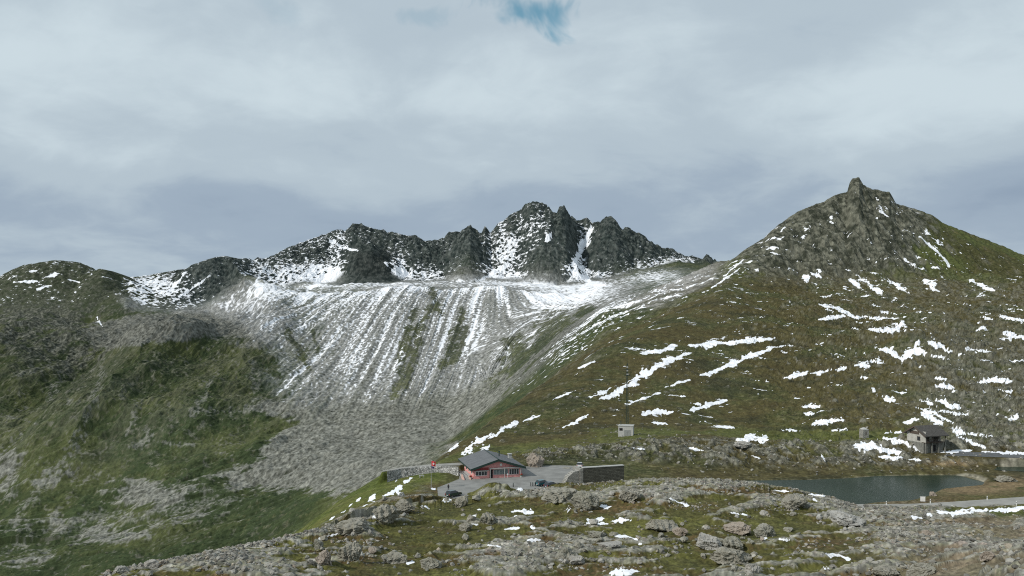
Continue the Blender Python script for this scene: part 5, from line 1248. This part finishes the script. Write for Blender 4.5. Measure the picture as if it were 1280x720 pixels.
# local x runs along the long side (to the right and back), y along the gable wall (to the left and back)
LX, GY, F1, EV, RG = 7.4, 7.6, 2.9, 5.5, 7.7
cw = pmat('white_render', (.40, .39, .35), .9, 0, .16, 1)
dconc = pmat('undercroft_shade_stone', (.17, .17, .15), .9, 0, .2, 1.5, .01)  # colour darkened to paint undercroft shade on the lower wall and pillars
MB().box(0, LX, .75, GY, -2.5, F1).build('lower_wall', dconc, e)
b = MB(); b.prism([(0, 1.6, F1 + .002), (0, GY, F1 + .002), (0, GY, EV), (0, (GY) / 2, RG - .15), (0, 1.6, EV + (RG - EV) * (1.6 / (GY / 2)) - .15)], (LX, 0, 0)); wall_ = b.build('wall', cw, e)
MB().box(-.0, .25, 0, 1.597, F1 + .2, EV + .9).build('end_wall', cw, e)
rf = MB(); o_ = .9; slp = (RG - EV) / (GY / 2)
rf.prism([(-o_, -o_, EV - o_ * slp), (-o_, GY / 2, RG), (-o_, GY / 2, RG + .22), (-o_, -o_, EV - o_ * slp + .22)], (LX + 2 * o_, 0, 0))
rf.prism([(-o_, GY / 2 + .002, RG), (-o_, GY + o_, EV - o_ * slp), (-o_, GY + o_, EV - o_ * slp + .22), (-o_, GY / 2 + .002, RG + .22)], (LX + 2 * o_, 0, 0))
rf = rf.build('roof', slate, e)
b = MB()
for y_a, z_a, y_b, z_b in ((-o_, EV - o_ * slp, GY / 2, RG), (GY + o_, EV - o_ * slp, GY / 2, RG)):
    b.prism([(-o_ - .06, y_a, z_a - .2), (-o_ - .06, y_b, z_b - .2), (-o_ - .06, y_b, z_b + .24), (-o_ - .06, y_a, z_a + .24)], (.055, 0, 0))
b.build('bargeboard', wood, rf)
MB().box(.05, LX, .0, 1.597, F1, F1 + .18).build('balcony_floor', wood, e)
b = MB(); b.box(.1, LX, .02, .1, F1 + 1.05, F1 + 1.15)
for k in range(22): b.box(.15 + k * .36, .21 + k * .36, .04, .09, F1 + .181, F1 + 1.049)
b.build('railing', wood, e)
for k in range(4): MB().box(.15 + k * 2.5, .37 + k * 2.5, .0, .2, F1 + 1.152, EV - .1).build('balcony_post', wood, e)
for k in range(4): MB().box(.1 + k * 2.48, .45 + k * 2.48, .05, .4, -2.5, F1 - .002).build('pillar', dconc, e)
MB().box(2.9, 4.6, .70, .748, .1, 2.2).build('cellar_door', black, e)
for k in range(2):
    fm = MB().box(1.2 + k * 3.4, 2.9 + k * 3.4, 1.5, 1.598, F1 + .3, F1 + 2.3).build('balcony_door', wood, e); MB().box(1.35 + k * 3.4, 2.75 + k * 3.4, 1.46, 1.498, F1 + .45, F1 + 2.15).build('pane', glass, fm)
fm = MB().box(-.08, -.002, 2.1, 3.3, F1 + .5, F1 + 1.8).build('window', wood, e); MB().box(-.11, -.081, 2.22, 3.18, F1 + .6, F1 + 1.7).build('pane', glass, fm)
MB().box(-.07, -.002, 2.6, 6.4, F1 + 2.35, F1 + 3.3).build('gable_boards', wood, e)

# low grey slab at the back of the car park
x_, y_ = at_z(708, 585.5, PADZ); o = rock_mesh('stone_slab', 555, RM, 3, 16, .08); sb = bpy.data.objects.new('stone_slab', o); COL.objects.link(sb); sb.location = (x_, y_, PADZ + .12); sb.scale = (1.3, .7, .3)
tag(sb, 'flat grey stone slab lying on the back of the car park', 'slab')
